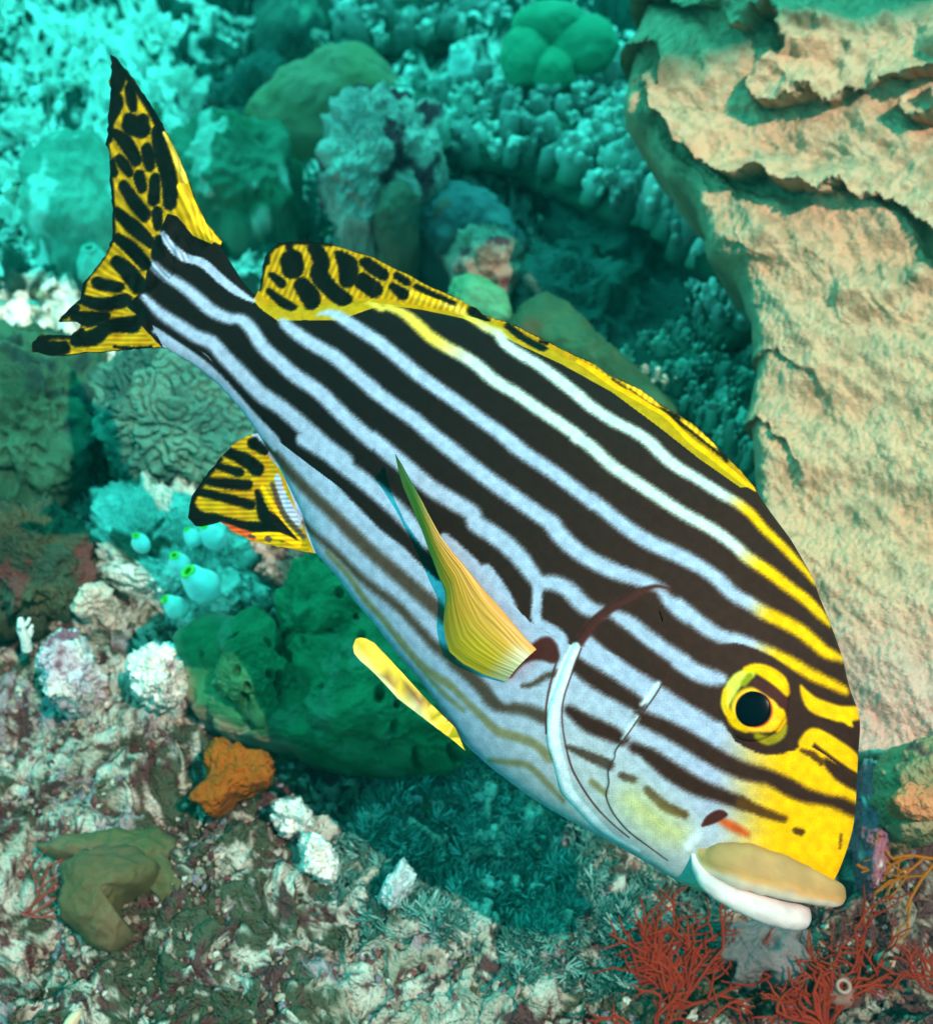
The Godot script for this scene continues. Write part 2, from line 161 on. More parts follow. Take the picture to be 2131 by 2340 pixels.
const FILLS := {
	"caudal": [-366.2, 19.4, -361.4, 20.1, -355.5, 20.3, -340.5, 19.5, -321.9, 16.9, -308.1, 14.5, -291.6, 11, -274.5, 5.7, -262.4, 0.9, -247.1, -3.1, -233.9, -3.3, -230.6, -7, -216.9, -11, -208.2, -40.5, -202.8, -60.5, -207.2, -63.9, -214.9, -71.4, -227, -87.1, -236, -98.4, -242.8, -108.2, -250, -116.5, -257.6, -121.2, -260.9, -117.9, -260.4, -111.1, -248.5, -99.3, -248.9, -91.6, -252.8, -92.7, -255.5, -95.2, -259.5, -99.7, -261.1, -93.3, -262.2, -82.7, -270.3, -76.6, -273.3, -67.9, -276.9, -57.2, -281.7, -48.9, -287, -43.7, -297.8, -34.9, -309.4, -26.6, -320.4, -17.7, -325.9, -16.4, -329.5, -12, -337.2, -4.9, -343.5, 1.1, -349, 6.4, -353.5, 8.1, -355.3, 12.4, -361.1, 16.3],
	"dorsal": [-193.4, -11.8, -196.6, -4.6, -204.8, 4.5, -209.1, 10.6, -208.5, 18.9, -203.6, 26.2, -194.7, 34.5, -188.1, 39.4, -176.1, 45.8, -165.9, 51.7, -154.2, 55.7, -145.1, 59.6, -136.1, 62.1, -126.7, 66.2, -117.3, 70.2, -109.6, 72.6, -100.2, 74.5, -92.7, 78.9, -86, 82, -77.6, 84.6, -68, 88, -57.4, 91.4, -49.5, 94.2, -42.1, 97.4, -29.5, 99.4, -30.9, 99.1, -23.8, 102.3, -15.3, 105.3, -2.7, 107.4, 6.7, 110.4, 13.7, 112.5, 27.8, 113.8, 38.4, 113.5, 48.1, 113.9, 59.8, 113.4, 55.4, 105.3, 32.2, 100.3, 5, 96.6, -22.9, 92.9, -46.8, 85, -49.4, 84.4, -72.6, 75.4, -87.7, 70.7, -105, 63.8, -125.7, 51.3, -140.2, 38.4, -147, 15.8, -161.2, 2.1, -171.6, -8.8, -183.9, -11.2],
	"anal": [-136.7, -59.9, -138.9, -68, -138.1, -79.3, -136.1, -93.4, -133.3, -104.6, -126.3, -113.1, -120.3, -112.9, -116.6, -108.8, -112.7, -101.2, -102.4, -98.7, -90.8, -93.9, -79.4, -85.5, -63.5, -72.6, -49.6, -69.7, -69.3, -64, -91.1, -60.2, -113.3, -56.4, -128.6, -54.8, -133.7, -54.3],
	"tail_root": [-265.7, -15.6, -260.1, -12.5, -246, -13.1, -231.5, -6.2, -214.6, -9.1, -198.3, -39.7, -201.7, -60.3, -210.9, -61, -222.3, -64.1, -230.6, -63.3, -239.9, -65.9, -242.4, -59.4, -242.8, -53.3, -251.6, -44.3, -254.3, -35.3, -260.4, -27.2],
	"light": [-222.4, -61.8, -203.2, -53.4, -184.4, -48.9, -155.6, -50.6, -123.8, -49.9, -132.4, -52.1, -119.4, -49.3, -96.8, -44.7, -73.3, -39.6, -53.2, -35.9, -35.5, -32, -15.8, -29.5, -2.1, -27, 14.3, -15.4, 29.3, -13, 41.7, -12.1, 50.1, -9.7, 60.2, -6.2, 65.5, -2.2, 71.6, 3.7, 82.2, 8.9, 93.2, 11.9, 97, 15, 106.4, 19.2, 118.9, 23.1, 131.1, 23.9, 141.3, 21.4, 153.2, 27.6, 159.6, 37.1, 161.5, 44, 166.7, 46.2, 172.4, 48.1, 180.5, 49.8, 192.1, 53.9, 214.5, 32.5, 225.4, 15.9, 232.2, 1, 212.5, -31.4, 165.3, -47.1, 59.9, -81.8, -14.7, -76.3, -59.8, -74.3, -109.4, -59.3, -166.9, -58.4, -203.5, -66.2],
}
const BODY_TOP := [-231.9, -5.9, -204.4, -9.6, -186.5, -8.2, -147.1, 37, -122.5, 54.6, -104.8, 68.5, -90.3, 76.9, -67.3, 85.4, -47.2, 92.2, -26.4, 96.6, -17, 99.2, 6.9, 106.3, 32.7, 109.4, 58.4, 112.8, 72.3, 110.1, 89.4, 108, 109.2, 103.1, 118.7, 98.6, 132.1, 93.1, 145.5, 86.8, 158.8, 78.6, 169.4, 74.7, 174.6, 70.5, 181.1, 63.1, 190.2, 53.5, 199.3, 44.3, 205.7, 36.9]
const BODY_BOTTOM := [-207.8, -64.5, -189.7, -58.7, -170.9, -55.3, -148.9, -54.7, -128.1, -56.7, -113.7, -57.6, -84.1, -65.6, -63.9, -73, -46.3, -72.2, -30.1, -73.5, -15.9, -72.9, 3.9, -74, 23.3, -73.5, 60.8, -76.6, 77.4, -74, 99.6, -68.6, 119.4, -61.6, 138.8, -53.1, 156.4, -46.4, 175.3, -39.8, 186.8, -33]
const TRACE := {
	"lip_up": [166.3, -21.7, 3.4, 169.6, -22.2, 5.5, 174.2, -20.3, 8, 180.8, -15.3, 9.9, 188.8, -9.1, 10.4, 198.6, -3.2, 9.5, 208.5, 2.7, 8, 216.3, 7.3, 6.6, 222.7, 10.2, 5.5],
	"lip_low": [166.2, -26.1, 1.1, 170.8, -28.4, 2.1, 177.6, -29.8, 3.6, 187.1, -27.1, 4.6, 196.8, -22.5, 5.3, 206.9, -16.8, 6.1, 214.6, -11.1, 6.4, 219.5, -9, 6.1],
	"eye": [134.9, 38.9, 15],
	"pupil": [136, 36.8, 7.8],
	"nostril": [166, 42.1, 1.8, 171.9, 38.4, 1.5],
	"pec_lead": [-57.7, -7.8, -51.4, -8.8, -42.3, -10.8, -34, -12.6, -26.8, -14.5, -20.2, -16, -13.7, -17.4, -6.2, -17.9, 1.7, -17.8, 10.1, -18.2, 18.5, -18.5, 32.3, -18.3, 46.2, -18.7, 53.2, -18.3],
	"pec_trail": [-62.2, -8, -53.9, -12.5, -46.4, -15.7, -39.7, -17.6, -32.5, -20, -25.3, -22.2, -16.6, -25.6, -9.8, -28, -3.2, -30.6, 4.8, -33.2, 9.1, -37.7, 13.8, -43.2, 19.6, -47.4, 25.8, -50.4, 34, -49.2, 45, -44.8, 54.2, -39.2],
	"pelv": [-13.7, -83.5, -12.9, -81.3, -10.4, -79.5, -5.8, -77.6, 2.5, -76.9, 13.3, -76.4, 24, -75.9, 32.4, -75.4, 51.9, -73.5, 63.5, -76.8, 57.2, -77.9, 22.6, -86.1, 14, -86.4, 3.7, -87.4, -4, -88.7, -8.7, -88.6, -12, -87],
	"pelv_streak": [12.7, -82.5, 20.8, -80.7, 27.2, -78.6, 34.2, -77],
	"arc": [73.1, 46.4, 66.8, 41.7, 63.7, 34.1, 62, 25.2, 60.3, 15.5, 60.8, 7.2, 63.2, -2.8, 67.4, -12.7, 71.9, -21.2, 75.9, -29.3, 81.7, -37.3, 89.2, -43.4, 97.7, -46.9, 107.8, -52.8, 118.3, -52.5, 129.7, -52.3, 139.5, -49.7, 150.3, -44.4],
	"fold": [99.8, 19.5, 103.2, 8.8, 105.6, -1.9, 107.9, -11.7, 109.8, -21.2, 111.9, -23.7, 114.2, -29.8, 118.6, -33.5, 122, -38.4, 129.8, -41.2, 139.7, -41.5, 149.8, -39.4, 161.2, -36.8],
}
# ------------------------------------------------------------------ helpers
func at(x: float, y: float, d: float) -> Vector3:            # a place at a depth, sighted through the lens
	return eye * Vector3((x / 918.0 - 1.0) * HALF * ASPECT * d, (1.0 - y / 1008.0) * HALF * d, -d)

func reef_depth(y: float) -> float:
	return 1.0 / (0.879 + 0.403 * (y - 1008.0) / 1008.0)

func on_plane(x: float, y: float, o: Vector3, n: Vector3) -> Vector3:
	var dir := at(x, y, 1.0) - eye.origin
	return eye.origin + dir * ((o - eye.origin).dot(n) / dir.dot(n))

func noise(kind: String, seed_: int) -> FastNoiseLite:
	var key := kind + str(seed_)
	if not noises.has(key):
		var f := FastNoiseLite.new()
		f.seed = seed_
		f.frequency = 1.0
		f.fractal_type = FastNoiseLite.FRACTAL_NONE
		f.noise_type = FastNoiseLite.TYPE_SIMPLEX_SMOOTH
		if kind == "fractal":
			f.fractal_type = FastNoiseLite.FRACTAL_FBM
			f.fractal_octaves = 4
		elif kind == "ridged":
			f.fractal_type = FastNoiseLite.FRACTAL_RIDGED
			f.fractal_octaves = 3
		elif kind == "cell":
			f.noise_type = FastNoiseLite.TYPE_CELLULAR
			f.cellular_return_type = FastNoiseLite.RETURN_DISTANCE
		elif kind == "cellid":
			f.noise_type = FastNoiseLite.TYPE_CELLULAR
			f.cellular_return_type = FastNoiseLite.RETURN_CELL_VALUE
		noises[key] = f
	return noises[key]

class Buf:
	var v := PackedVector3Array()
	var n := PackedVector3Array()
	var c := PackedColorArray()
	var uv := PackedVector2Array()
	var i := PackedInt32Array()
	func mesh() -> ArrayMesh:
		var a := []
		a.resize(Mesh.ARRAY_MAX)
		a[Mesh.ARRAY_VERTEX] = v
		a[Mesh.ARRAY_NORMAL] = n
		if c.size() == v.size():
			a[Mesh.ARRAY_COLOR] = c
		if uv.size() == v.size():
			a[Mesh.ARRAY_TEX_UV] = uv
		a[Mesh.ARRAY_INDEX] = i
		var m := ArrayMesh.new()
		m.add_surface_from_arrays(Mesh.PRIMITIVE_TRIANGLES, a)
		return m
	# a sheet of rows x columns of points that are already in v from «first» on; the faces look to where «out» says (or away from «centre»)
	func sheet(first: int, rows: int, cols: int, wrap: bool, out: Vector3, centre = null) -> void:
		var normals := PackedVector3Array()
		normals.resize(rows * cols)
		for r in rows:
			for k in cols:
				var k0: int = (k - 1 + cols) % cols if wrap else maxi(k - 1, 0)
				var k1: int = (k + 1) % cols if wrap else mini(k + 1, cols - 1)
				var du: Vector3 = v[first + r * cols + k1] - v[first + r * cols + k0]
				var dv: Vector3 = v[first + mini(r + 1, rows - 1) * cols + k] - v[first + maxi(r - 1, 0) * cols + k]
				normals[r * cols + k] = du.cross(dv).normalized()
		var sum := 0.0
		for r in range(0, rows, maxi(1, rows / 12)):
			for k in range(0, cols, maxi(1, cols / 12)):
				var o: Vector3 = out if centre == null else v[first + r * cols + k] - centre
				sum += normals[r * cols + k].dot(o)
		var flip := sum < 0.0
		for q in rows * cols:
			n.append(-normals[q] if flip else normals[q])
		for r in rows - 1:
			for k in (cols if wrap else cols - 1):
				var a0 := first + r * cols + k
				var b0 := first + r * cols + (k + 1) % cols
				var a1 := a0 + cols
				var b1 := b0 + cols
				if flip:
					i.append_array(PackedInt32Array([a0, b0, a1, b0, b1, a1]))
				else:
					i.append_array(PackedInt32Array([a0, a1, b0, b0, a1, b1]))

func tube(b: Buf, pts: PackedVector3Array, radii: PackedFloat32Array, sides: int, col: Color, tip = null) -> void:
	var first := b.v.size()
	var side := Vector3(0.3, 0.2, 0.9)
	for k in pts.size():
		var t := (pts[mini(k + 1, pts.size() - 1)] - pts[maxi(k - 1, 0)]).normalized()
		side = (side - t * side.dot(t))
		if side.length() < 0.01:
			side = t.cross(Vector3(0.7, 0.1, 0.2))
		side = side.normalized()
		var up := t.cross(side)
		var f := float(k) / float(maxi(1, pts.size() - 1))
		for s in sides:
			var a := TAU * s / sides
			var d := side * cos(a) + up * sin(a)
			b.v.append(pts[k] + d * radii[k])
			b.n.append(d)
			b.c.append(col if tip == null else col.lerp(tip, pow(f, 1.3)))
	for k in pts.size() - 1:
		for s in sides:
			var a0 := first + k * sides + s
			var b0 := first + k * sides + (s + 1) % sides
			b.i.append_array(PackedInt32Array([a0, a0 + sides, b0, b0, a0 + sides, b0 + sides]))
	var e := b.v.size()
	b.v.append(pts[-1] + (pts[-1] - pts[-2]).normalized() * radii[-1] * 0.7)
	b.n.append((pts[-1] - pts[-2]).normalized())
	b.c.append(col if tip == null else tip)
	for s in sides:
		b.i.append_array(PackedInt32Array([e - sides + s, e, e - sides + (s + 1) % sides]))

func tag(o: Node3D, label: String, category: String, group := "", kind := "") -> Node3D:
	o.set_meta("label", label)
	o.set_meta("category", category)
	if group:
		o.set_meta("group", group)
	if kind:
		o.set_meta("kind", kind)
	return o

func thing(called: String, label: String, category: String, where: Vector3, group := "") -> Node3D:
	var o := Node3D.new()
	o.name = called
	add_child(o, true)
	o.position = where
	return tag(o, label, category, group)

func part(called: String, m: Mesh, mat: Material, parent: Node) -> MeshInstance3D:
	var o := MeshInstance3D.new()
	o.name = called
	o.mesh = m
	o.material_override = mat
	parent.add_child(o, true)
	return o

func grain(kind: int, freq: float, octaves: int, seed_: int, jitter := 1.0) -> NoiseTexture2D:
	var f := FastNoiseLite.new()
	f.noise_type = kind
	f.seed = seed_
	f.frequency = freq
	f.fractal_octaves = octaves
	f.cellular_jitter = jitter
	f.fractal_type = FastNoiseLite.FRACTAL_FBM if octaves > 1 else FastNoiseLite.FRACTAL_NONE
	var t := NoiseTexture2D.new()
	t.width = 512
	t.height = 512
	t.seamless = true
	t.noise = f
	return t

func rough_mat(called: String, relief: Texture2D, tile: float, depth_cm: float, rough := 0.9, glow := Color.BLACK) -> StandardMaterial3D:
	var m := StandardMaterial3D.new()
	m.resource_name = called
	m.vertex_color_use_as_albedo = true
	m.roughness = rough
	m.metallic_specular = 0.25
	m.uv1_triplanar = true
	m.uv1_world_triplanar = true
	m.uv1_scale = Vector3.ONE / tile
	if relief:
		m.heightmap_enabled = true
		m.heightmap_texture = relief
		m.heightmap_scale = depth_cm
	if glow != Color.BLACK:
		m.backlight_enabled = true
		m.backlight = glow
	return m

func mixed(p: Vector3, pal: Array) -> Color:                  # pal: colour, colour, third colour in patches, frequency, share of the third
	var f: float = pal[3]
	var a := noise("fractal", 5).get_noise_3dv(p * f) * 1.1 + 0.5
	var col: Color = (pal[0] as Color).lerp(pal[1], clampf(a * 1.6 - 0.3, 0.0, 1.0))
	var b := noise("fractal", 9).get_noise_3dv(p * f * 0.55 + Vector3(3, 1, 7)) + noise("simplex", 4).get_noise_3dv(p * f * 3.0) * 0.2
	return col.lerp(pal[2], smoothstep(0.0, 0.14, b - 0.45 + float(pal[4])))

func lin(r: float, g: float, b: float) -> Color:
	return Color(r, g, b)

# a rounded body over a star-shaped outline, flattened against the reef; heights and noise in metres
func dome(outline: Array, d: float, high: float, facing: Vector3, pal: Array, o: Dictionary) -> ArrayMesh:
	var cx := 0.0
	var cy := 0.0
	for k in range(0, outline.size(), 2):
		cx += float(outline[k])
		cy += float(outline[k + 1])
	cx /= outline.size() / 2
	cy /= outline.size() / 2
	var centre := at(cx, cy, d)
	var n := facing.normalized()
	var m: int = outline.size() / 2
	var around: int = o.get("around", 84)
	var rings: int = o.get("rings", 26)
	var rim := PackedVector3Array()
	for k in around:
		var f := float(k) / around * m
		var k1 := int(f)
		var q := []
		for s in 4:
			var w := (k1 - 1 + s + m) % m
			q.append(on_plane(float(outline[w * 2]), float(outline[w * 2 + 1]), centre, n))
		rim.append((q[1] as Vector3).cubic_interpolate(q[2], q[0], q[3], f - k1))
	var amp: float = o.get("amp", 0.004)
	var freq: float = o.get("freq", 30.0)
	var sharp: float = o.get("sharp", 2.0)
	var skirt: float = o.get("skirt", 0.06)
	var seed_: int = o.get("seed", 1)
	var pits: float = o.get("pits", 0.0)
	var maze: float = o.get("maze", 0.0)
	var pit_u := n.cross(Vector3(0.3, 1, 0.2)).normalized()
	var pit_v := n.cross(pit_u)
	var under: Vector3 = o.get("under", -n)
	var holes := []
	if pits > 0.0:
		var hr := RandomNumberGenerator.new()
		hr.seed = seed_ + 400
		var wide := 0.0
		for k in around:
			wide = maxf(wide, (rim[k] - centre).length())
		for k in int(o.get("holes", 20)):
			holes.append([Vector2(hr.randf_range(-1, 1), hr.randf_range(-1, 1)) * wide, hr.randf_range(0.6, 1.5) * float(o.get("hole", 0.0026))])
	var b := Buf.new()
	var wob := noise("fractal", seed_)
	var fine := noise("fractal", seed_ + 31)
	for r in rings + 6:
		var rr: float
		var h: float
		if r < 6:
			rr = 1.0 - float(o.get("tuck", 0.22)) * pow((6.0 - r) / 6.0, 1.3)
			h = -skirt * (6.0 - r) / 6.0
		else:
			rr = 1.0 - float(r - 6) / (rings - 1)
			rr = rr if rr > 0.001 else 0.001
			h = high * pow(maxf(0.0, 1.0 - pow(rr, sharp)), 1.0 / 2.0)
		for k in around:
			var p := centre + (rim[k] - centre) * rr + (n * h if h >= 0.0 else under * -h)
			var lat := (rim[k] - centre).normalized() * smoothstep(0.2, 1.0, rr) + n * (1.0 - 0.5 * rr)
			var q := p * freq
			var dh := wob.get_noise_3dv(q) * amp + fine.get_noise_3dv(q * 4.0) * amp * 0.28 + wob.get_noise_3dv(q * 15.0) * minf(amp, 0.02) * float(o.get("gritty", 0.10))
			if pits > 0.0:
				var pl := p - centre
				var q2 := Vector2(pl.dot(pit_u), pl.dot(pit_v))
				for e in holes:
					var dd: float = q2.distance_squared_to(e[0]) / (e[1] * e[1])
					if dd < 6.0:
						dh -= pits * exp(-dd * dd)
				dh += float(o.get("cobble", 0.0)) * noise("cell", seed_ + 7).get_noise_2d(q2.x * 55.0, q2.y * 55.0) * -1.0
			if maze > 0.0:
				var z := noise("simplex", seed_ + 3).get_noise_3dv(p * float(o.get("maze_freq", 90.0)))
				dh -= maze * exp(-z * z / 0.03)
			b.v.append(p + lat * dh - centre)
			var tint := mixed(p, pal)
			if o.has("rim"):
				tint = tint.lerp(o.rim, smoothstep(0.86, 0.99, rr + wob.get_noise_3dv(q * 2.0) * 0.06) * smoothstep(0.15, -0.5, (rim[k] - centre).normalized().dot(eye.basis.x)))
			b.c.append(tint)
	b.sheet(0, rings + 6, around, true, n)
	o["centre"] = centre
	return b.mesh()

func dome_thing(called: String, label: String, category: String, outline: Array, d: float, high: float, facing: Vector3, pal: Array, mat: Material, o: Dictionary, group := "") -> Node3D:
	var m := dome(outline, d, high, facing, pal, o)
	var t := MeshInstance3D.new()
	t.name = called
	t.mesh = m
	t.material_override = mat
	add_child(t, true)
	t.position = o.centre
	tag(t, label, category, group)
	return t

# a lumpy ball
func lump(axes: Basis, pal: Array, seed_: int, amp: float, freq: float, rows := 26, cols := 36, where := Vector3.ZERO) -> ArrayMesh:
	var b := Buf.new()
	var f := noise("fractal", seed_)
	for r in rows + 1:
		var th := PI * clampf(float(r) / rows, 0.003, 0.997)
		for k in cols:
			var ph := TAU * k / cols
			var u := Vector3(sin(th) * cos(ph), cos(th), sin(th) * sin(ph))
			var p := axes * u
			p *= 1.0 + amp * f.get_noise_3dv((p + where) * freq)
			b.v.append(p)
			b.c.append(mixed(p + where, pal))
	b.sheet(0, rows + 1, cols, true, Vector3.ZERO, Vector3.ZERO)
	return b.mesh()

func ring_of(pts: Array, n: int) -> Array:                     # evenly spaced samples along a polyline of Vector2 or Vector3
	var len_ := [0.0]
	for k in range(1, pts.size()):
		len_.append(len_[-1] + pts[k].distance_to(pts[k - 1]))
	var out := []
	var j := 0
	for k in n:
		var want: float = len_[-1] * k / (n - 1)
		while j < pts.size() - 2 and len_[j + 1] < want:
			j += 1
		out.append(pts[j].lerp(pts[j + 1], clampf((want - len_[j]) / maxf(1e-6, len_[j + 1] - len_[j]), 0.0, 1.0)))
	return out

func pairs(a: Array) -> Array:
	var out := []
	for k in range(0, a.size(), 2):
		out.append(Vector2(a[k], a[k + 1]))
	return out

# ------------------------------------------------------------------ the fish
const SC := 2.7               # texels per mm of the skin picture
const LO := Vector2(-372, -128)
const HI := Vector2(245, 122)
var skin_w := 0
var skin_h := 0
var ink: PackedFloat32Array
var stamp: PackedInt32Array
var cover: PackedFloat32Array
var top_line := []
var bottom_line := []

func side_at(line: Array, x: float) -> float:
	if x <= line[0].x:
		return line[0].y
	for k in range(1, line.size()):
		if x <= line[k].x:
			var t: float = (x - line[k - 1].x) / maxf(0.001, line[k].x - line[k - 1].x)
			return lerpf(line[k - 1].y, line[k].y, t)
	return line[-1].y

var tops := PackedFloat32Array()
var bots := PackedFloat32Array()
const X0 := -236.0
const X1 := 219.0

func prepare_body() -> void:
	top_line = pairs(BODY_TOP)
	top_line.append_array([Vector2(211, 28), Vector2(216, 18), Vector2(219, 9)])
	bottom_line = pairs(BODY_BOTTOM)
	bottom_line.push_front(Vector2(-236, -66))
	bottom_line.append_array([Vector2(198, -27), Vector2(210, -16), Vector2(216, -4), Vector2(219, 8)])
	for pass_ in 2:
		var line: Array = top_line if pass_ == 0 else bottom_line
		var raw := PackedFloat32Array()
		for k in 456:
			raw.append(side_at(line, X0 + k))
		for turn in 3:
			var soft := raw.duplicate()
			for k in range(2, 450):
				soft[k] = (raw[k - 2] + raw[k - 1] + raw[k] + raw[k + 1] + raw[k + 2]) / 5.0
			raw = soft
		if pass_ == 0:
			tops = raw
		else:
			bots = raw

func pick(a: PackedFloat32Array, x: float) -> float:
	var f := clampf(x - X0, 0.0, 454.0)
	var k := int(f)
	return lerpf(a[k], a[k + 1], f - k)

func girth(x: float) -> float:                                # half thickness in mm, evened out along the body
	return (girth_at(x - 12.0) + girth_at(x) * 2.0 + girth_at(x + 12.0)) * 0.25 if x < X1 - 16.0 else girth_at(x)

func girth_at(x: float) -> float:
	var f := (x - X0) / (X1 - X0)
	var c := [Vector2(0, 2.5), Vector2(0.06, 4.5), Vector2(0.15, 11), Vector2(0.3, 23), Vector2(0.45, 35), Vector2(0.6, 43), Vector2(0.72, 45), Vector2(0.82, 40), Vector2(0.9, 29), Vector2(0.96, 18), Vector2(0.985, 11), Vector2(1.0, 3)]
	for k in range(1, c.size()):
		if f <= c[k].x:
			return lerpf(c[k - 1].y, c[k].y, (f - c[k - 1].x) / (c[k].x - c[k - 1].x))
	return 3.0

func flank(x: float, y: float) -> float:                      # how far the skin stands out from the middle plane
	var t := pick(tops, x)
	var b := pick(bots, x)
	var s := clampf((y - (t + b) * 0.5) / maxf(0.5, (t - b) * 0.5), -1.0, 1.0)
	return girth(x) * pow(maxf(0.0, 1.0 - pow(absf(s), 2.2)), 0.58 - 0.22 * smoothstep(100.0, 160.0, x))

func skin_uv(x: float, y: float) -> Vector2:
	return Vector2((x - LO.x) / (HI.x - LO.x), (HI.y - y) / (HI.y - LO.y))

func paint_fill(poly: Array, c: Color) -> void:
	var p := []
	for q in poly:
		p.append(Vector2((q.x - LO.x) * SC, (HI.y - q.y) * SC))
	for y in skin_h:
		var xs := []
		for k in p.size():
			var a: Vector2 = p[k]
			var b: Vector2 = p[(k + 1) % p.size()]
			if (a.y <= y) != (b.y <= y):
				xs.append(a.x + (y - a.y) / (b.y - a.y) * (b.x - a.x))
		xs.sort()
		for k in range(0, xs.size() - 1, 2):
			for x in range(maxi(0, int(xs[k])), mini(skin_w, int(xs[k + 1]) + 1)):
				var j := (y * skin_w + x) * 3
				ink[j] = c.r
				ink[j + 1] = c.g
				ink[j + 2] = c.b

func yellowness(x: float, y: float) -> float:
	var edge := lerpf(162.0, 188.0, clampf((10.0 - y) / 25.0, 0.0, 1.0)) if y < 10.0 else (lerpf(162.0, 117.0, (y - 10.0) / 52.0) if y < 62.0 else lerpf(117.0, 52.0, clampf((y - 62.0) / 42.0, 0.0, 1.0)))
	var blur := lerpf(11.0, 24.0, smoothstep(50.0, 20.0, y))
	return smoothstep(-blur, blur, x - edge)

func smooth_stroke(p: Array) -> Array:
	var m: int = p.size() / 3
	if m < 3:
		return p
	var out := []
	for k in m - 1:
		var a := Vector3(p[k * 3], p[k * 3 + 1], p[k * 3 + 2])
		var b := Vector3(p[k * 3 + 3], p[k * 3 + 4], p[k * 3 + 5])
		var z: int = maxi(k - 1, 0) * 3
		var e: int = mini(k + 2, m - 1) * 3
		for s in 3:
			var q := a.cubic_interpolate(b, Vector3(p[z], p[z + 1], p[z + 2]), Vector3(p[e], p[e + 1], p[e + 2]), s / 3.0)
			out.append_array([q.x, q.y, q.z])
	out.append_array([p[-3], p[-2], p[-1]])
	return out

func paint_stroke(id: int, kind: String, soft: float, raw: Array) -> void:
	var pts := smooth_stroke(raw)
	var rag := noise("simplex", 77)
	var ragged := kind in ["w", "c", "k", "b", "f"]
	for s in range(0, pts.size() - 3, 3):
		var a := Vector2((pts[s] - LO.x) * SC, (HI.y - pts[s + 1]) * SC)
		var b := Vector2((pts[s + 3] - LO.x) * SC, (HI.y - pts[s + 4]) * SC)
		var ra: float = pts[s + 2] * SC
		var rb: float = pts[s + 5] * SC
		var so: float = soft * SC
		var ca := ink_of(kind, pts[s], pts[s + 1])
		var cb := ink_of(kind, pts[s + 3], pts[s + 4])
		var far := maxf(ra, rb) + so + 3.0
		var ab := b - a
		var l2 := maxf(ab.length_squared(), 0.001)
		for y in range(maxi(0, int(minf(a.y, b.y) - far)), mini(skin_h, int(maxf(a.y, b.y) + far) + 1)):
			# only the part of this row that the stroke can reach
			var x0 := minf(a.x, b.x) - far
			var x1 := maxf(a.x, b.x) + far
			if absf(ab.y) > 2.0:
				var reach := far * sqrt(l2) / absf(ab.y)
				var xm := a.x + (y - a.y) / ab.y * ab.x
				x0 = maxf(x0, xm - reach)
				x1 = minf(x1, xm + reach)
			for x in range(maxi(0, int(x0)), mini(skin_w, int(x1) + 1)):
				var pa := Vector2(x, y) - a
				var t := clampf(pa.dot(ab) / l2, 0.0, 1.0)
				var d := (pa - ab * t).length() - lerpf(ra, rb, t)
				if d > so + 2.5:
					continue
				if ragged:
					d += rag.get_noise_2d(x * 0.55 + y * 0.18, y * 0.10 - x * 0.04) * 1.5
				var al := 1.0 - smoothstep(-so, so, d)
				if al <= 0.004:
					continue
				var j := y * skin_w + x
				var old := cover[j] if stamp[j] == id else 0.0
				if al <= old:
					continue
				stamp[j] = id
				cover[j] = al
				var f := (al - old) / maxf(1.0 - old, 0.001)
				var c := ca.lerp(cb, t)
				j *= 3
				ink[j] += (c.r - ink[j]) * f
				ink[j + 1] += (c.g - ink[j + 1]) * f
				ink[j + 2] += (c.b - ink[j + 2]) * f

const WHITE := Color(0.59, 0.57, 0.66)
const YELLOW := Color(0.90, 0.59, 0.0)
const DARK := Color(0.07, 0.043, 0.042)

func ink_of(kind: String, x: float, y: float) -> Color:
	match kind:
		"w": return WHITE.lerp(YELLOW, yellowness(x, y))
		"c": return Color(0.71, 0.68, 0.66).lerp(YELLOW, maxf(yellowness(x, y), 0.65 * smoothstep(-78.0, -105.0, x)))
		"k": return DARK.lerp(Color(0.19, 0.095, 0.075), smoothstep(-150.0, 120.0, x))
		"b": return Color(0.28, 0.20, 0.17).lerp(Color(0.30, 0.16, 0.05), smoothstep(120.0, 170.0, x))
		"o": return Color(0.50, 0.42, 0.31)
		"s": return Color(0.76, 0.66, 0.36)
		"t": return Color(0.16, 0.46, 0.60)
		"y": return YELLOW
		"q": return Color(0.95, 0.62, 0.10)
		"r": return Color(0.72, 0.26, 0.10)
		"p": return Color(0.80, 0.76, 0.80)
		"m": return Color(0.26, 0.10, 0.09)
		"g": return Color(0.54, 0.45, 0.06)
		"e": return Color(0.80, 0.72, 0.25)
		"n": return Color(0.02, 0.03, 0.05)
	return Color(0.03, 0.04, 0.03)

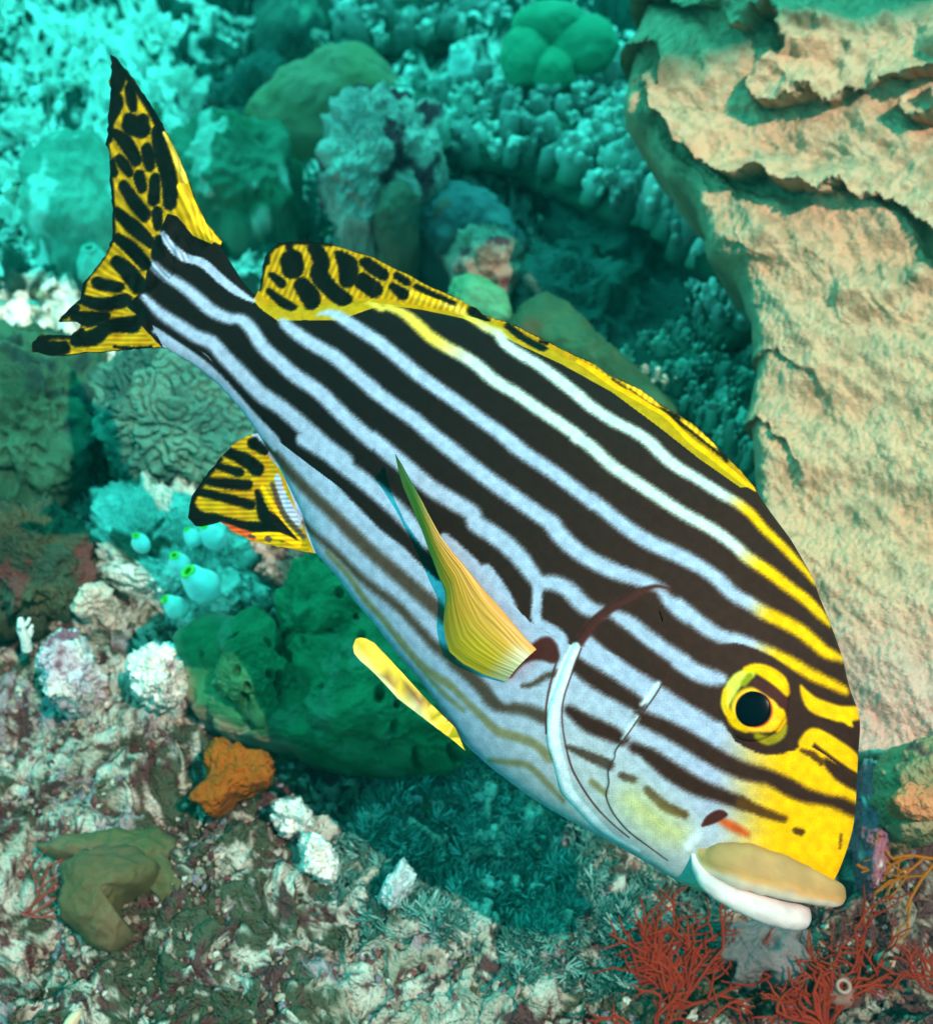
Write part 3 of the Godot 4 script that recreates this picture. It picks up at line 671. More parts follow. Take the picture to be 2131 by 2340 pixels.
func fish_skin() -> StandardMaterial3D:
	skin_w = int((HI.x - LO.x) * SC)
	skin_h = int((HI.y - LO.y) * SC)
	ink.resize(skin_w * skin_h * 3)
	stamp.resize(skin_w * skin_h)
	cover.resize(skin_w * skin_h)
	var fin := Color(0.66, 0.455, 0.02)
	for j in range(0, ink.size(), 3):
		ink[j] = DARK.r
		ink[j + 1] = DARK.g
		ink[j + 2] = DARK.b
	paint_fill(pairs(FILLS["caudal"]), fin)
	var body := []
	for k in range(0, 456, 4):
		body.append(Vector2(X0 + k, tops[k] + 1.0))
	for k in range(455, -1, -4):
		body.append(Vector2(X0 + k, bots[k] - 1.0))
	paint_fill(body, DARK)
	paint_fill(pairs(FILLS["dorsal"]), fin)
	paint_fill(pairs(FILLS["anal"]), fin)
	paint_fill(pairs(FILLS["tail_root"]), DARK)
	# the pale flank, yellow towards the snout
	var pale := pairs(FILLS["light"])
	paint_fill(pale, WHITE)
	for y in skin_h:
		var ly := HI.y - y / SC
		for x in skin_w:
			var j := (y * skin_w + x) * 3
			var lx := LO.x + x / SC
			if absf(ink[j] - DARK.r) < 0.001:
				var bc := ink_of("k", lx, ly)
				ink[j] = bc.r
				ink[j + 1] = bc.g
				ink[j + 2] = bc.b
				continue
			if ink[j + 2] < 0.5:
				continue
			var f := yellowness(lx, ly)
			var w := smoothstep(40.0, 130.0, lx) * smoothstep(10.0, -40.0, ly) * 0.4
			var c := WHITE.lerp(Color(0.76, 0.70, 0.60), w).lerp(YELLOW, f)
			ink[j] = c.r
			ink[j + 1] = c.g
			ink[j + 2] = c.b
	var id := 1
	for s in STROKES:
		paint_stroke(id, s[0], s[1], s[2])
		id += 1
	var im := Image.create_empty(skin_w, skin_h, false, Image.FORMAT_RGB8)
	var relief := Image.create_empty(skin_w, skin_h, false, Image.FORMAT_L8)
	var bytes := PackedByteArray()
	var highs := PackedByteArray()
	bytes.resize(skin_w * skin_h * 3)
	highs.resize(skin_w * skin_h)
	var speck := noise("simplex", 12)
	var pitch := 1.6 * SC
	for y in skin_h:
		var row := floori(y / (pitch * 0.5))
		var fy := y / (pitch * 0.5) - row
		for x in skin_w:
			var u := x / pitch + 0.5 * (row & 1)
			u = absf(u - floorf(u) - 0.5) * 2.0
			var j := y * skin_w + x
			var g := 1.0 + 0.06 * speck.get_noise_2d(x * 0.30, y * 0.30) + 0.07 * speck.get_noise_2d(x * 0.06, y * 0.06) + (0.028 if u < fy else -0.028)
			highs[j] = int(clampf(150.0 + 70.0 * (1.0 - u) * (0.4 + 0.6 * fy) - 60.0 * fy, 0.0, 255.0))
			var lx := LO.x + x / SC
			var ly := HI.y - y / SC
			var ray := 9.0
			if lx < -238.0:
				ray = sin(Vector2(lx + 180.0, ly + 36.0).angle() * 150.0 + speck.get_noise_2d(x * 0.02, y * 0.02) * 2.0)
			elif ly > pick(tops, lx) + 2.5:
				ray = sin((lx + (ly - 80.0) * 0.5) * 1.7)
			elif ly < pick(bots, lx) - 2.5:
				ray = sin((lx - ly * 0.9) * 1.9)
			if ray < 2.0:
				g = 1.0 + 0.15 * ray + 0.10 * speck.get_noise_2d(x * 0.05, y * 0.05)
				highs[j] = int(128.0 + 40.0 * ray)
			bytes[j * 3] = int(clampf(ink[j * 3] * g, 0.0, 1.0) * 255.0)
			bytes[j * 3 + 1] = int(clampf(ink[j * 3 + 1] * g, 0.0, 1.0) * 255.0)
			bytes[j * 3 + 2] = int(clampf(ink[j * 3 + 2] * g, 0.0, 1.0) * 255.0)
	im.set_data(skin_w, skin_h, false, Image.FORMAT_RGB8, bytes)
	relief.set_data(skin_w, skin_h, false, Image.FORMAT_L8, highs)
	var m := StandardMaterial3D.new()
	m.resource_name = "fish_skin"
	m.albedo_texture = ImageTexture.create_from_image(im)
	m.heightmap_enabled = true
	m.heightmap_texture = ImageTexture.create_from_image(relief)
	m.heightmap_scale = 0.024
	m.roughness = 0.55
	m.metallic_specular = 0.12
	return m

func fish_body() -> ArrayMesh:
	var b := Buf.new()
	var rows := 260
	var cols := 96
	for r in rows + 1:
		var f := float(r) / rows
		var x := lerpf(X0, X1, f - 0.06 * sin(TAU * f) / TAU) if r < rows else X1
		var t := pick(tops, x)
		var bo := pick(bots, x)
		for k in cols:
			var a := TAU * k / cols
			var y := (t + bo) * 0.5 + (t - bo) * 0.5 * sin(a)
			var w := flank(x, y) * (1.0 if cos(a) >= 0.0 else -1.0)
			b.v.append(Vector3(x, y, w) * 0.001)
			b.uv.append(skin_uv(x, y))
	b.sheet(0, rows + 1, cols, true, Vector3.ZERO, Vector3(0, 0.015, 0))
	# close the snout
	var e := b.v.size()
	b.v.append(Vector3(X1 + 1.0, 8.5, 0) * 0.001)
	b.n.append(Vector3.RIGHT)
	b.uv.append(skin_uv(X1, 8.5))
	for k in cols:
		b.i.append_array(PackedInt32Array([e, rows * cols + k, rows * cols + (k + 1) % cols]))
	return b.mesh()

# a thin fin over an outline in the fish's plane: two skins a little apart, gently waved
func fin_mesh(outline: PackedVector2Array, thick: float, wave: float, base: Vector2, painted: bool, colour := Color.WHITE, streak := Color.WHITE, rays := 90.0, ragged := 0.55) -> ArrayMesh:
	var b := Buf.new()
	var poly := PackedVector2Array()
	for k in outline.size():                                  # a slightly ragged edge
		var a := outline[k]
		var e := outline[(k + 1) % outline.size()]
		var m := maxi(1, int(a.distance_to(e) / 2.2))
		for s in m:
			var p := a.lerp(e, float(s) / m)
			var z := noise("simplex", 15)
			poly.append(p + Vector2(z.get_noise_2d(p.x * 0.45, p.y * 0.45), z.get_noise_2d(p.x * 0.45 + 50.0, p.y * 0.45)) * ragged)
	var lo := Vector2(1e6, 1e6)
	var hi := -lo
	for p in poly:
		lo = lo.min(p)
		hi = hi.max(p)
	var cell := 5.0
	var y := lo.y
	while y < hi.y:
		var x := lo.x
		while x < hi.x:
			var sq := PackedVector2Array([Vector2(x, y), Vector2(x + cell, y), Vector2(x + cell, y + cell), Vector2(x, y + cell)])
			for piece in Geometry2D.intersect_polygons(poly, sq):
				var tri := Geometry2D.triangulate_polygon(piece)
				for face in 2:
					var first := b.v.size()
					for p in piece:
						var ray: Vector2 = p - base
						var ang := ray.angle()
						var lift := wave * sin(ang * 5.0 + 0.6) * smoothstep(10.0, 90.0, ray.length()) + (0.35 if painted else 0.12) * sin(ang * rays)
						var z: float = lift + (thick if face == 0 else -thick)
						b.v.append(Vector3(p.x, p.y, z) * 0.001)
						var tang := Vector3(-sin(ang), cos(ang), 0)
						var slope := (0.35 if painted else 0.12) * rays * cos(ang * rays) / maxf(ray.length(), 20.0)
						b.n.append((Vector3(0, 0, 1) - tang * slope).normalized() * (1.0 if face == 0 else -1.0))
						if painted:
							b.uv.append(skin_uv(p.x, p.y))
						else:
							var near := 1e6
							var line := pairs(TRACE["pelv_streak"])
							for w in line.size() - 1:
								near = minf(near, Geometry2D.get_closest_point_to_segment(p, line[w], line[w + 1]).distance_to(p))
							var tone := colour.lerp(streak, smoothstep(3.4, 1.2, near) * 0.95)
							tone = tone.lerp(lin(0.75, 0.62, 0.40), smoothstep(-2.2, -4.0, p.y + 83.0 + (p.x - 10.0) * -0.14) * 0.6)
							b.c.append(tone * (1.0 + 0.10 * sin(ang * rays)))
					for k in range(0, tri.size(), 3):
						var q := [tri[k], tri[k + 1], tri[k + 2]]
						var turn: float = (piece[q[1]] - piece[q[0]]).cross(piece[q[2]] - piece[q[0]])
						if (turn > 0.0) == (face == 0):
							q.reverse()
						for s in q:
							b.i.append(first + s)
			x += cell
		y += cell
	# the edge
	for k in poly.size():
		var p := poly[k]
		var q := poly[(k + 1) % poly.size()]
		var first := b.v.size()
		var out := Vector3((q - p).y, -(q - p).x, 0).normalized()
		for s in [p, q]:
			var ray: Vector2 = s - base
			var lift := wave * sin(ray.angle() * 5.0 + 0.6) * smoothstep(10.0, 90.0, ray.length())
			for z in [thick, -thick]:
				b.v.append(Vector3(s.x, s.y, lift + z) * 0.001)
				b.n.append(out)
				if painted:
					b.uv.append(skin_uv(s.x, s.y))
				else:
					b.c.append(colour)
		b.i.append_array(PackedInt32Array([first, first + 1, first + 2, first + 1, first + 3, first + 2]))
	return b.mesh()

# a strip of skin that stands a little proud of the flank along an edge
func raised(edge: Array, ahead: float, lift: float, fade: float, side: float) -> ArrayMesh:
	var b := Buf.new()
	var pts := ring_of(edge, 90)
	var steps := 16
	for k in 90:
		var t: Vector2 = (pts[mini(k + 1, 89)] - pts[maxi(k - 1, 0)]).normalized()
		var nrm := Vector2(-t.y, t.x)
		var ends := smoothstep(0.0, 0.08, k / 89.0) * smoothstep(1.0, 0.75, k / 89.0)
		for s in steps + 2:
			var f := maxf(0.0, float(s - 1) / steps)
			var p: Vector2 = pts[k] + nrm * (ahead * f if s > 0 else -1.6)
			p.y = clampf(p.y, pick(bots, p.x) + 1.5, pick(tops, p.x) - 1.5)
			var h := lift * ends * exp(-f * ahead / fade) * (1.0 - f) - 0.5 * smoothstep(0.5, 1.0, f) - 0.05
			if s == 0:
				h = -0.3
			b.v.append(Vector3(p.x, p.y, (flank(p.x, p.y) + h) * side) * 0.001)
			b.uv.append(skin_uv(p.x, p.y))
	b.sheet(0, 90, steps + 2, false, Vector3(0, 0, side))
	return b.mesh()

func lip(path: Array, flat: float, upper: bool) -> ArrayMesh:
	var pts := []
	for k in range(0, path.size(), 3):
		pts.append(Vector3(path[k], path[k + 1], path[k + 2]))
	pts = ring_of(pts, 28)
	var w0 := 30.0
	var spine := PackedVector3Array()
	var rad := PackedFloat32Array()
	for side in [1.0, -1.0]:
		for q in 28:
			var k: int = q if side > 0 else 27 - q
			if side < 0 and q == 0:
				continue
			var f := k / 27.0
			spine.append(Vector3(pts[k].x, pts[k].y, side * (lerpf(24.0, w0, smoothstep(0.0, 0.3, f)) - pts[k].z * 0.35) * sqrt(maxf(0.0, 1.0 - pow(f, 2.6)))))
			rad.append(pts[k].z)
	var b := Buf.new()
	var cols := 28
	for k in spine.size():
		var t := (spine[mini(k + 1, spine.size() - 1)] - spine[maxi(k - 1, 0)]).normalized()
		var up := Vector3(-0.62, 0.78, 0)
		up = (up - t * up.dot(t)).normalized()
		var outw := t.cross(up)
		for s in cols:
			var a := TAU * s / cols
			var crease := 1.0 + 0.035 * noise("simplex", 22).get_noise_2d(k * 0.9, sin(a) * 1.2) + 0.05 * noise("simplex", 23).get_noise_2d(k * 0.25, sin(a) * 1.5)
			var p := spine[k] + (up * sin(a) * rad[k] + outw * cos(a) * rad[k] * flat) * crease
			var shade := noise("fractal", 21).get_noise_3dv(p * 0.07)
			b.v.append(p * 0.001)
			var c := lin(0.54, 0.385, 0.375)
			if upper:
				c = lin(0.38, 0.16, 0.06).lerp(lin(0.58, 0.24, 0.08), smoothstep(-0.05, -0.40, sin(a) + shade * 0.5)).lerp(lin(0.68, 0.43, 0.34), smoothstep(-0.35, -0.75, sin(a) + shade * 0.3))
			b.c.append(c * (1.0 + 0.35 * shade))
	b.sheet(0, spine.size(), cols, true, Vector3.ZERO, Vector3(0.19, 0.0, 0.0))
	return b.mesh()

func cap_mesh(c: Vector2, r: Vector2, turn: float, base: float, bulge: float, side: float, painted: bool) -> ArrayMesh:
	var b := Buf.new()
	for k in 15:
		var f := k / 14.0
		for s in 48:
			var a := TAU * s / 48.0
			var q := Vector2(cos(a) * r.x, sin(a) * r.y).rotated(turn) * maxf(f, 0.002)
			var p := c + q
			var z := base + bulge * sqrt(maxf(0.0, 1.0 - f * f * 0.98)) - (4.0 if k == 14 else 0.0)
			b.v.append(Vector3(p.x, p.y, z * side) * 0.001)
			if painted:
				b.uv.append(skin_uv(p.x, p.y))
	b.sheet(0, 15, 48, true, Vector3(0, 0, side))
	return b.mesh()

func pectoral(side: float) -> ArrayMesh:
	var lead := ring_of(pairs(TRACE["pec_lead"]), 60)
	var trail := ring_of(pairs(TRACE["pec_trail"]), 60)
	var b := Buf.new()
	var cols := 61
	for face in 2:
		var first := b.v.size()
		for k in 60:
			var f := k / 59.0
			for s in cols:
				var g := float(s) / (cols - 1)
				var p: Vector2 = lead[k].lerp(trail[k], g)
				var away := 1.0 - f
				var lift := 3.0 + 24.0 * pow(away, 0.9) * (1.0 - 0.45 * g) - 2.0 * g + 5.0 * sin(g * PI) * f + 0.18 * sin(g * 90.0 + 5.0 * noise("simplex", 17).get_noise_2d(g * 6.0, f * 2.0)) * minf(1.0, f * 3.0)
				var z := flank(p.x, p.y) + lift + (0.35 if face == 0 else -0.35)
				b.v.append(Vector3(p.x, p.y, z * side) * 0.001)
				var c := lin(0.52, 0.185, 0.003).lerp(lin(0.46, 0.175, 0.004), g)
				c = c.lerp(lin(0.70, 0.22, 0.025), smoothstep(0.17, 0.05, g) * 0.95)
				c = c.lerp(lin(0.55, 0.26, 0.05), smoothstep(0.55, 0.25, f) * smoothstep(0.5, 0.0, g))
				c = c.lerp(lin(0.60, 0.29, 0.006), smoothstep(0.65, 0.85, f) * smoothstep(0.25, 0.6, g))
				c = c.lerp(lin(0.55, 0.58, 0.50), 0.45 * smoothstep(0.9, 1.0, f) * smoothstep(0.05, 0.3, g))
				c *= 1.0 + 0.11 * sin(g * 90.0 + 5.0 * noise("simplex", 17).get_noise_2d(g * 6.0, f * 2.0)) * (0.5 + 0.5 * f) + 0.2 * noise("simplex", 18).get_noise_2d(g * 14.0, f * 1.6)
				c.a = 1.0
				b.c.append(c)
		b.sheet(first, 60, cols, false, Vector3(0, 0, side if face == 0 else -side))
	return b.mesh()

func build_fish() -> void:
	prepare_body()
	var skin := fish_skin()
	var al := deg_to_rad(14.0)
	var d := Vector3(0.66, -0.75, 0).normalized()
	var bx := d * cos(al) + Vector3(0, 0, sin(al))
	var by := Vector3(-d.y, d.x, 0)
	var bz := bx.cross(by)
	var fish := thing("fish", "black and white striped fish with yellow face and thick pale lips", "fish", Vector3.ZERO)
	fish.transform = eye * Transform3D(Basis(bx, by, bz), Vector3(0.01853682, -0.0197548, -0.62))
	var body := part("body", fish_body(), skin, fish)
	part("tail_fin", fin_mesh(PackedVector2Array(pairs(FILLS["caudal"])), 0.7, 5.0, Vector2(-205, -40), true), skin, fish)
	part("dorsal_fin", fin_mesh(PackedVector2Array(pairs(FILLS["dorsal"])), 0.8, 2.0, Vector2(-40, -40), true), skin, fish)
	part("anal_fin", fin_mesh(PackedVector2Array(pairs(FILLS["anal"])), 0.7, 3.0, Vector2(-110, -20), true), skin, fish)
	var finm := StandardMaterial3D.new()
	finm.resource_name = "yellow_fin"
	finm.vertex_color_use_as_albedo = true
	finm.roughness = 0.5
	finm.backlight_enabled = true
	finm.backlight = Color(0.35, 0.35, 0.35)
	part("pectoral_fin", pectoral(1.0), finm, fish)
	part("pectoral_fin", pectoral(-1.0), finm, fish)
	var pel := part("pelvic_fin", fin_mesh(PackedVector2Array(pairs(TRACE["pelv"])), 0.9, 1.5, Vector2(70, -76), false, lin(0.74, 0.35, 0.004), lin(0.25, 0.06, 0.01), 170.0, 0.12), finm, fish)
	pel.position.z = 0.012
	var wet := StandardMaterial3D.new()
	wet.resource_name = "pupil"
	wet.albedo_color = Color(0.004, 0.02, 0.05)
	wet.roughness = 0.22
	wet.metallic_specular = 0.12
	var lipm := rough_mat("lip_skin", grain(FastNoiseLite.TYPE_SIMPLEX_SMOOTH, 0.05, 4, 14), 0.03, 0.012, 0.5)
	lipm.uv1_world_triplanar = false
	for side in [1.0, -1.0]:
		part("gill_cover", raised(pairs(TRACE["arc"]), 26.0, 1.7, 14.0, side), skin, fish)
		part("cheek_plate", raised(pairs(TRACE["fold"]), 16.0, 0.7, 8.0, side), skin, fish)
		var ec := Vector2(TRACE["eye"][0], TRACE["eye"][1])
		var z := flank(ec.x, ec.y)
		var e := part("eye", cap_mesh(ec, Vector2(15.2, 18.2), 0.35, z - 2.2, 5.5, side, true), skin, fish)
		part("pupil", cap_mesh(Vector2(TRACE["pupil"][0], TRACE["pupil"][1]), Vector2(7.7, 8.6), 0.3, z + 2.5, 1.2, side, false), wet, e)
	part("upper_lip", lip(TRACE["lip_up"], 0.85, true), lipm, fish)
	part("lower_lip", lip(TRACE["lip_low"], 0.9, false), lipm, fish)

# ------------------------------------------------------------------ the reef
const CREAM := Color(0.50, 0.46, 0.36)
const SAND := Color(0.80, 0.78, 0.68)
const MAROON := Color(0.075, 0.034, 0.034)
const TURF := Color(0.05, 0.06, 0.036)
const LILAC := Color(0.36, 0.29, 0.37)

# places (x, y in the sighting frame; reach; height in metres) where the slope bulges or caves in
const RELIEF := [
	1230, 480, 190, -0.08, 1060, 640, 180, -0.05, 1330, 620, 120, -0.06, 480, 240, 95, -0.10, 560, 70, 90, -0.02,
	190, 330, 130, 0.05, 120, 120, 150, 0.06, 330, 160, 110, 0.05, 420, 90, 90, 0.03, 230, 470, 150, 0.05, 60, 560, 120, 0.04,
	1010, 200, 180, 0.07, 900, 60, 150, 0.07, 560, 1130, 100, -0.07, 140, 900, 200, 0.02, 700, 1540, 90, -0.05, 470, 1560, 70, -0.02,
	150, 1650, 200, 0.03, 450, 1800, 260, 0.035, 850, 1850, 220, -0.01, 1000, 1640, 200, -0.03, 1750, 1750, 180, 0.03, 200, 1330, 160, 0.03,
	60, 1180, 120, -0.05, 40, 1830, 90, -0.05, 30, 1480, 80, -0.04, 320, 1640, 60, -0.02, 640, 1900, 80, -0.02, 860, 470, 110, 0.02, 720, 350, 110, 0.05]

func reef_bed() -> void:
	var n := (eye.basis * Vector3(0, 0.742, 0.670)).normalized()
	var ax := eye.basis.x
	var ay := n.cross(ax).normalized()
	if ay.dot(eye.basis.y) < 0.0:
		ay = -ay
	var ys := PackedFloat32Array()
	var y := 2560.0
	while y > -420.0:
		ys.append(y)
		y -= 5.0 if y > 700.0 else 3.0
	while y > -1060.0:
		ys.append(y)
		y -= 24.0
	var cols := 610
	var rows := ys.size()
	var b := Buf.new()
	b.v.resize(rows * cols)
	b.c.resize(rows * cols)
	var big := noise("simplex", 1)
	var mid := noise("fractal", 2)
	var cell := noise("cell", 3)
	var fine := noise("fractal", 4)
	var rid := noise("ridged", 6)
	var k := 0
	for r in rows:
		var d := reef_depth(ys[r])
		for q in cols:
			var x := lerpf(-820.0, 2600.0, float(q) / (cols - 1))
			var p := at(x, ys[r], d)
			var far := smoothstep(1.0, 1.5, d)
			var h := 0.030 * big.get_noise_3dv(p * 3.3)
			var m1 := mid.get_noise_3dv(p * 9.0)
			h += m1 * lerpf(0.035, 0.065, far)
			var c1 := cell.get_noise_3dv(p * lerpf(26.0, 15.0, far) + Vector3(0, m1, 0))
			h -= c1 * lerpf(0.018, 0.036, far)
			var rg := rid.get_noise_3dv(p * 22.0)
			h += rg * 0.010
			var f1 := fine.get_noise_3dv(p * 70.0)
			h += f1 * 0.013 + fine.get_noise_3dv(p * 170.0) * 0.0045 * (1.0 - far)
			for s in range(0, RELIEF.size(), 4):
				var ex: float = (x - RELIEF[s]) / RELIEF[s + 2]
				var ey: float = (ys[r] - RELIEF[s + 1]) / RELIEF[s + 2]
				var e := ex * ex + ey * ey
				if e < 5.0:
					h += float(RELIEF[s + 3]) * exp(-e)
			var slip := Vector3(mid.get_noise_3dv(p * 14.0 + Vector3(9, 0, 0)), 0, 0).x
			b.v[k] = p + n * h + ay * (slip * 0.020) + ax * (rg * 0.012)
			# what grows on it, with far brightness and shade put into the colour
			var a := fine.get_noise_3dv(p * 34.0 + Vector3(2, 5, 1))
			var a2 := mid.get_noise_3dv(p * 5.0 + Vector3(11, 3, 4))
			var a3 := fine.get_noise_3dv(p * 120.0)
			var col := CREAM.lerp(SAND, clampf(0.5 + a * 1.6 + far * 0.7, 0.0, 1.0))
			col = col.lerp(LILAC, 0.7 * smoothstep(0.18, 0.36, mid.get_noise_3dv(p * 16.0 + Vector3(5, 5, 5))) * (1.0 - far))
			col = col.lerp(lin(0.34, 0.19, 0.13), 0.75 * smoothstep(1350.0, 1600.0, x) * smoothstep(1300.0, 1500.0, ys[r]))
			col *= lerpf(0.52, 1.25, far)  # near tones lowered and far ones raised, so colour carries the light
			col = col.lerp(TURF.lerp(Color(0.02, 0.075, 0.055), far), smoothstep(0.0, 0.2, -a + a3 * 0.9 - 0.02 - far * 0.16 * smoothstep(520.0, 380.0, x) + a2 * lerpf(1.3, 0.9, far) + far * 0.06 + far * 0.35 * smoothstep(380.0, 640.0, x)))  # the extra dark behind the fish is painted shade
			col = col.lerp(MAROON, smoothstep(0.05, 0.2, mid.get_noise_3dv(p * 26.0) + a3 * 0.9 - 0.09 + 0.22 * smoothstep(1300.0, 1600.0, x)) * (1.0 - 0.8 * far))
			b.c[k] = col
			k += 1
	b.sheet(0, rows, cols, false, n)
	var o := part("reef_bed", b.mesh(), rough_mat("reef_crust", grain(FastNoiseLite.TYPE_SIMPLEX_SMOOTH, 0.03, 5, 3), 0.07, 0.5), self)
	tag(o, "uneven slope of old reef rock under pale sand, turf and maroon crust, far light and shade put into its tones", "reef", "", "structure")

func shade_slab() -> void:                                      # added slab out of view that keeps the warm light off the upper slope
	var toward := eye.basis * Vector3(0.34, 0.31, 0.887).normalized()
	var up := (eye.basis.y - toward * eye.basis.y.dot(toward)).normalized()
	var across := up.cross(toward).normalized()
	var b := Buf.new()
	var f := noise("fractal", 61)
	for r in 61:
		var th := PI * clampf(r / 60.0, 0.002, 0.998)
		for k in 90:
			var ph := TAU * k / 90.0
			var u := Vector3(sin(th) * cos(ph), cos(th), sin(th) * sin(ph))
			var s := Vector3(signf(u.x) * pow(absf(u.x), 0.5), signf(u.y) * pow(absf(u.y), 0.5), signf(u.z) * pow(absf(u.z), 0.5))
			var p := across * s.x * 2.2 + up * s.y * 0.85 + toward * s.z * 0.35
			p += up * (0.10 * f.get_noise_3dv(p * 1.5) + 0.04 * f.get_noise_3dv(p * 9.0)) + toward * 0.1 * f.get_noise_3dv(p * 3.0)
			b.v.append(p)
			b.c.append(CREAM.lerp(TURF, clampf(0.5 + f.get_noise_3dv(p * 6.0), 0.0, 1.0)))
	b.sheet(0, 61, 90, true, Vector3.ZERO, Vector3.ZERO)
	var o := part("added_shade_slab", b.mesh(), mats.rock, self)
	o.position = eye.origin + toward * 3.0 + up * (SHADE_EDGE + 0.85)
	tag(o, "added unseen slab that shades the upper slope", "reef", "", "structure")

const SHADE_EDGE := 0.655

func plate_coral() -> void:
	var n := (eye.basis * Vector3(-0.22, 0.26, 0.94)).normalized()
	var o := at(1500, 500, 0.96)
	var ax := (eye.basis.x - n * eye.basis.x.dot(n)).normalized()
	var ay := n.cross(ax)
	var edge := [Vector2(1250, -700), Vector2(1275, -200), Vector2(1262, 0), Vector2(1250, 50), Vector2(1228, 105), Vector2(1240, 200), Vector2(1292, 275), Vector2(1380, 370), Vector2(1440, 470), Vector2(1482, 600), Vector2(1490, 700), Vector2(1478, 800), Vector2(1490, 950), Vector2(1500, 1200), Vector2(1530, 1500), Vector2(1560, 1640)]
	var b := Buf.new()
	var rows := 420
	var cols := 330
	var warp := noise("fractal", 41)
	var lobe := noise("simplex", 42)
	var scal := noise("cell", 43)
	for r in rows:
		var y := lerpf(-640.0, 1580.0, float(r) / (rows - 1))
		var x0 := 1500.0
		for k in range(1, edge.size()):
			if y <= edge[k].y:
				x0 = lerpf(edge[k - 1].x, edge[k].x, (y - edge[k - 1].y) / (edge[k].y - edge[k - 1].y))
				break
		for q in cols:
			var f := float(q - 6) / (cols - 7)
			var g := maxf(0.0, f)
			var x := lerpf(x0, 2560.0, pow(g, 1.25))
			var p := on_plane(x, y, o, n)
			var l := p - o
			var u := l.dot(ax)
			var w := l.dot(ay)
			var s2 := Vector2(u, w)
			# overlapping leaves: each rises towards its lower left lip and then drops to the next
			var strong := smoothstep(-0.17, 0.08, w + 0.15 * warp.get_noise_2dv(s2 * 5.0))
			var t := (-0.66 * u - 0.75 * w) / 0.115 + 1.1 * warp.get_noise_2d(u * 5.0, w * 5.0) + 0.09 * lobe.get_noise_2d(u * 26.0, w * 26.0) + 0.03 * lobe.get_noise_2d(u * 120.0, w * 120.0) + 0.35
			var ft := t - floorf(t)
			var wave := ft / 0.74 if ft < 0.74 else smoothstep(0.80, 0.74, ft)
			var amp := 0.040 * (0.04 + 0.96 * strong) * clampf(0.75 + 1.2 * warp.get_noise_2d(u * 7.0 + 4.0, w * 7.0), 0.12, 1.4)
			var h := amp * (pow(wave, 1.3) - 0.4)
			h += 0.020 * warp.get_noise_2d((-0.66 * u - 0.75 * w) * 13.0, (0.75 * u - 0.66 * w) * 4.5 + 3.0) + 0.0028 * lobe.get_noise_2d(u * 60.0 + w * 20.0, w * 24.0)
			h -= 0.0040 * (scal.get_noise_2d(u * 260.0, w * 260.0) + 0.6)
			# the leaf's rim rolls back
			var rim := g * 0.6
			h -= 0.035 * exp(-rim / 0.012)
			if f < 0.0:
				h -= 0.10 * (6 - q) / 6.0
				p += ax * 0.02 * (6 - q) / 6.0
			h -= 0.08 * smoothstep(1480.0, 1580.0, y)
			var v := p + n * h - o
			v += (ax * -0.66 + ay * -0.75) * 0.022 * strong * pow(wave, 2.0)
			b.v.append(v)
			var a := warp.get_noise_3dv(v * 16.0)
			var a2 := warp.get_noise_3dv(v * 70.0)
			var c := lin(0.56, 0.315, 0.19).lerp(lin(0.49, 0.31, 0.195), clampf(0.5 + a * 1.5, 0.0, 1.0))
			c = c.lerp(lin(0.30, 0.21, 0.12), smoothstep(0.02, 0.3, a2 + a * 0.4) * 0.7)
			c = c.lerp(lin(0.56, 0.31, 0.27), smoothstep(1050.0, 1450.0, y) * 0.7)
			b.c.append(c)
	b.sheet(0, rows, cols, false, n)
	var plate := MeshInstance3D.new()
	plate.name = "plate_coral"
	plate.mesh = b.mesh()
	plate.material_override = rough_mat("plate_skin", grain(FastNoiseLite.TYPE_CELLULAR, 0.06, 2, 8), 0.045, 0.25, 0.85)
	add_child(plate, true)
	plate.position = o
	tag(plate, "huge beige plate coral with overlapping bumpy leaves behind the fish's head", "coral")

func inside(poly: PackedVector2Array, q: Vector2) -> bool:
	return Geometry2D.is_point_in_polygon(q, poly)

func branchlet(seed_: int, nubs: int, tall: float, fat: float, pal: Array) -> ArrayMesh:
	var r := RandomNumberGenerator.new()
	r.seed = seed_
	var b := Buf.new()
	var spine := PackedVector3Array([Vector3(0, -0.3, 0) * tall, Vector3(0.04, 0.2, 0.02) * tall, Vector3(-0.02, 0.6, 0.04) * tall, Vector3(0.03, 1.0, 0) * tall])
	tube(b, spine, PackedFloat32Array([fat, fat * 0.95, fat * 0.85, fat * 0.6]), 8, pal[0], pal[1])
	for k in nubs:
		var f := r.randf_range(0.12, 0.98)
		var a := r.randf() * TAU
		var d := Vector3(cos(a), r.randf_range(0.5, 1.3), sin(a)).normalized()
		var s := Vector3(0, f * tall, 0) + Vector3(cos(a), 0, sin(a)) * fat * 0.5
		var l := tall * r.randf_range(0.22, 0.42) * (1.1 - 0.4 * f)
		tube(b, PackedVector3Array([s, s + d * l * 0.6, s + (d + Vector3(0, 0.3, 0)) * l]), PackedFloat32Array([fat * 0.42, fat * 0.42, fat * 0.32]), 6, (pal[0] as Color).lerp(pal[1], f * 0.5), pal[1])
	return b.mesh()

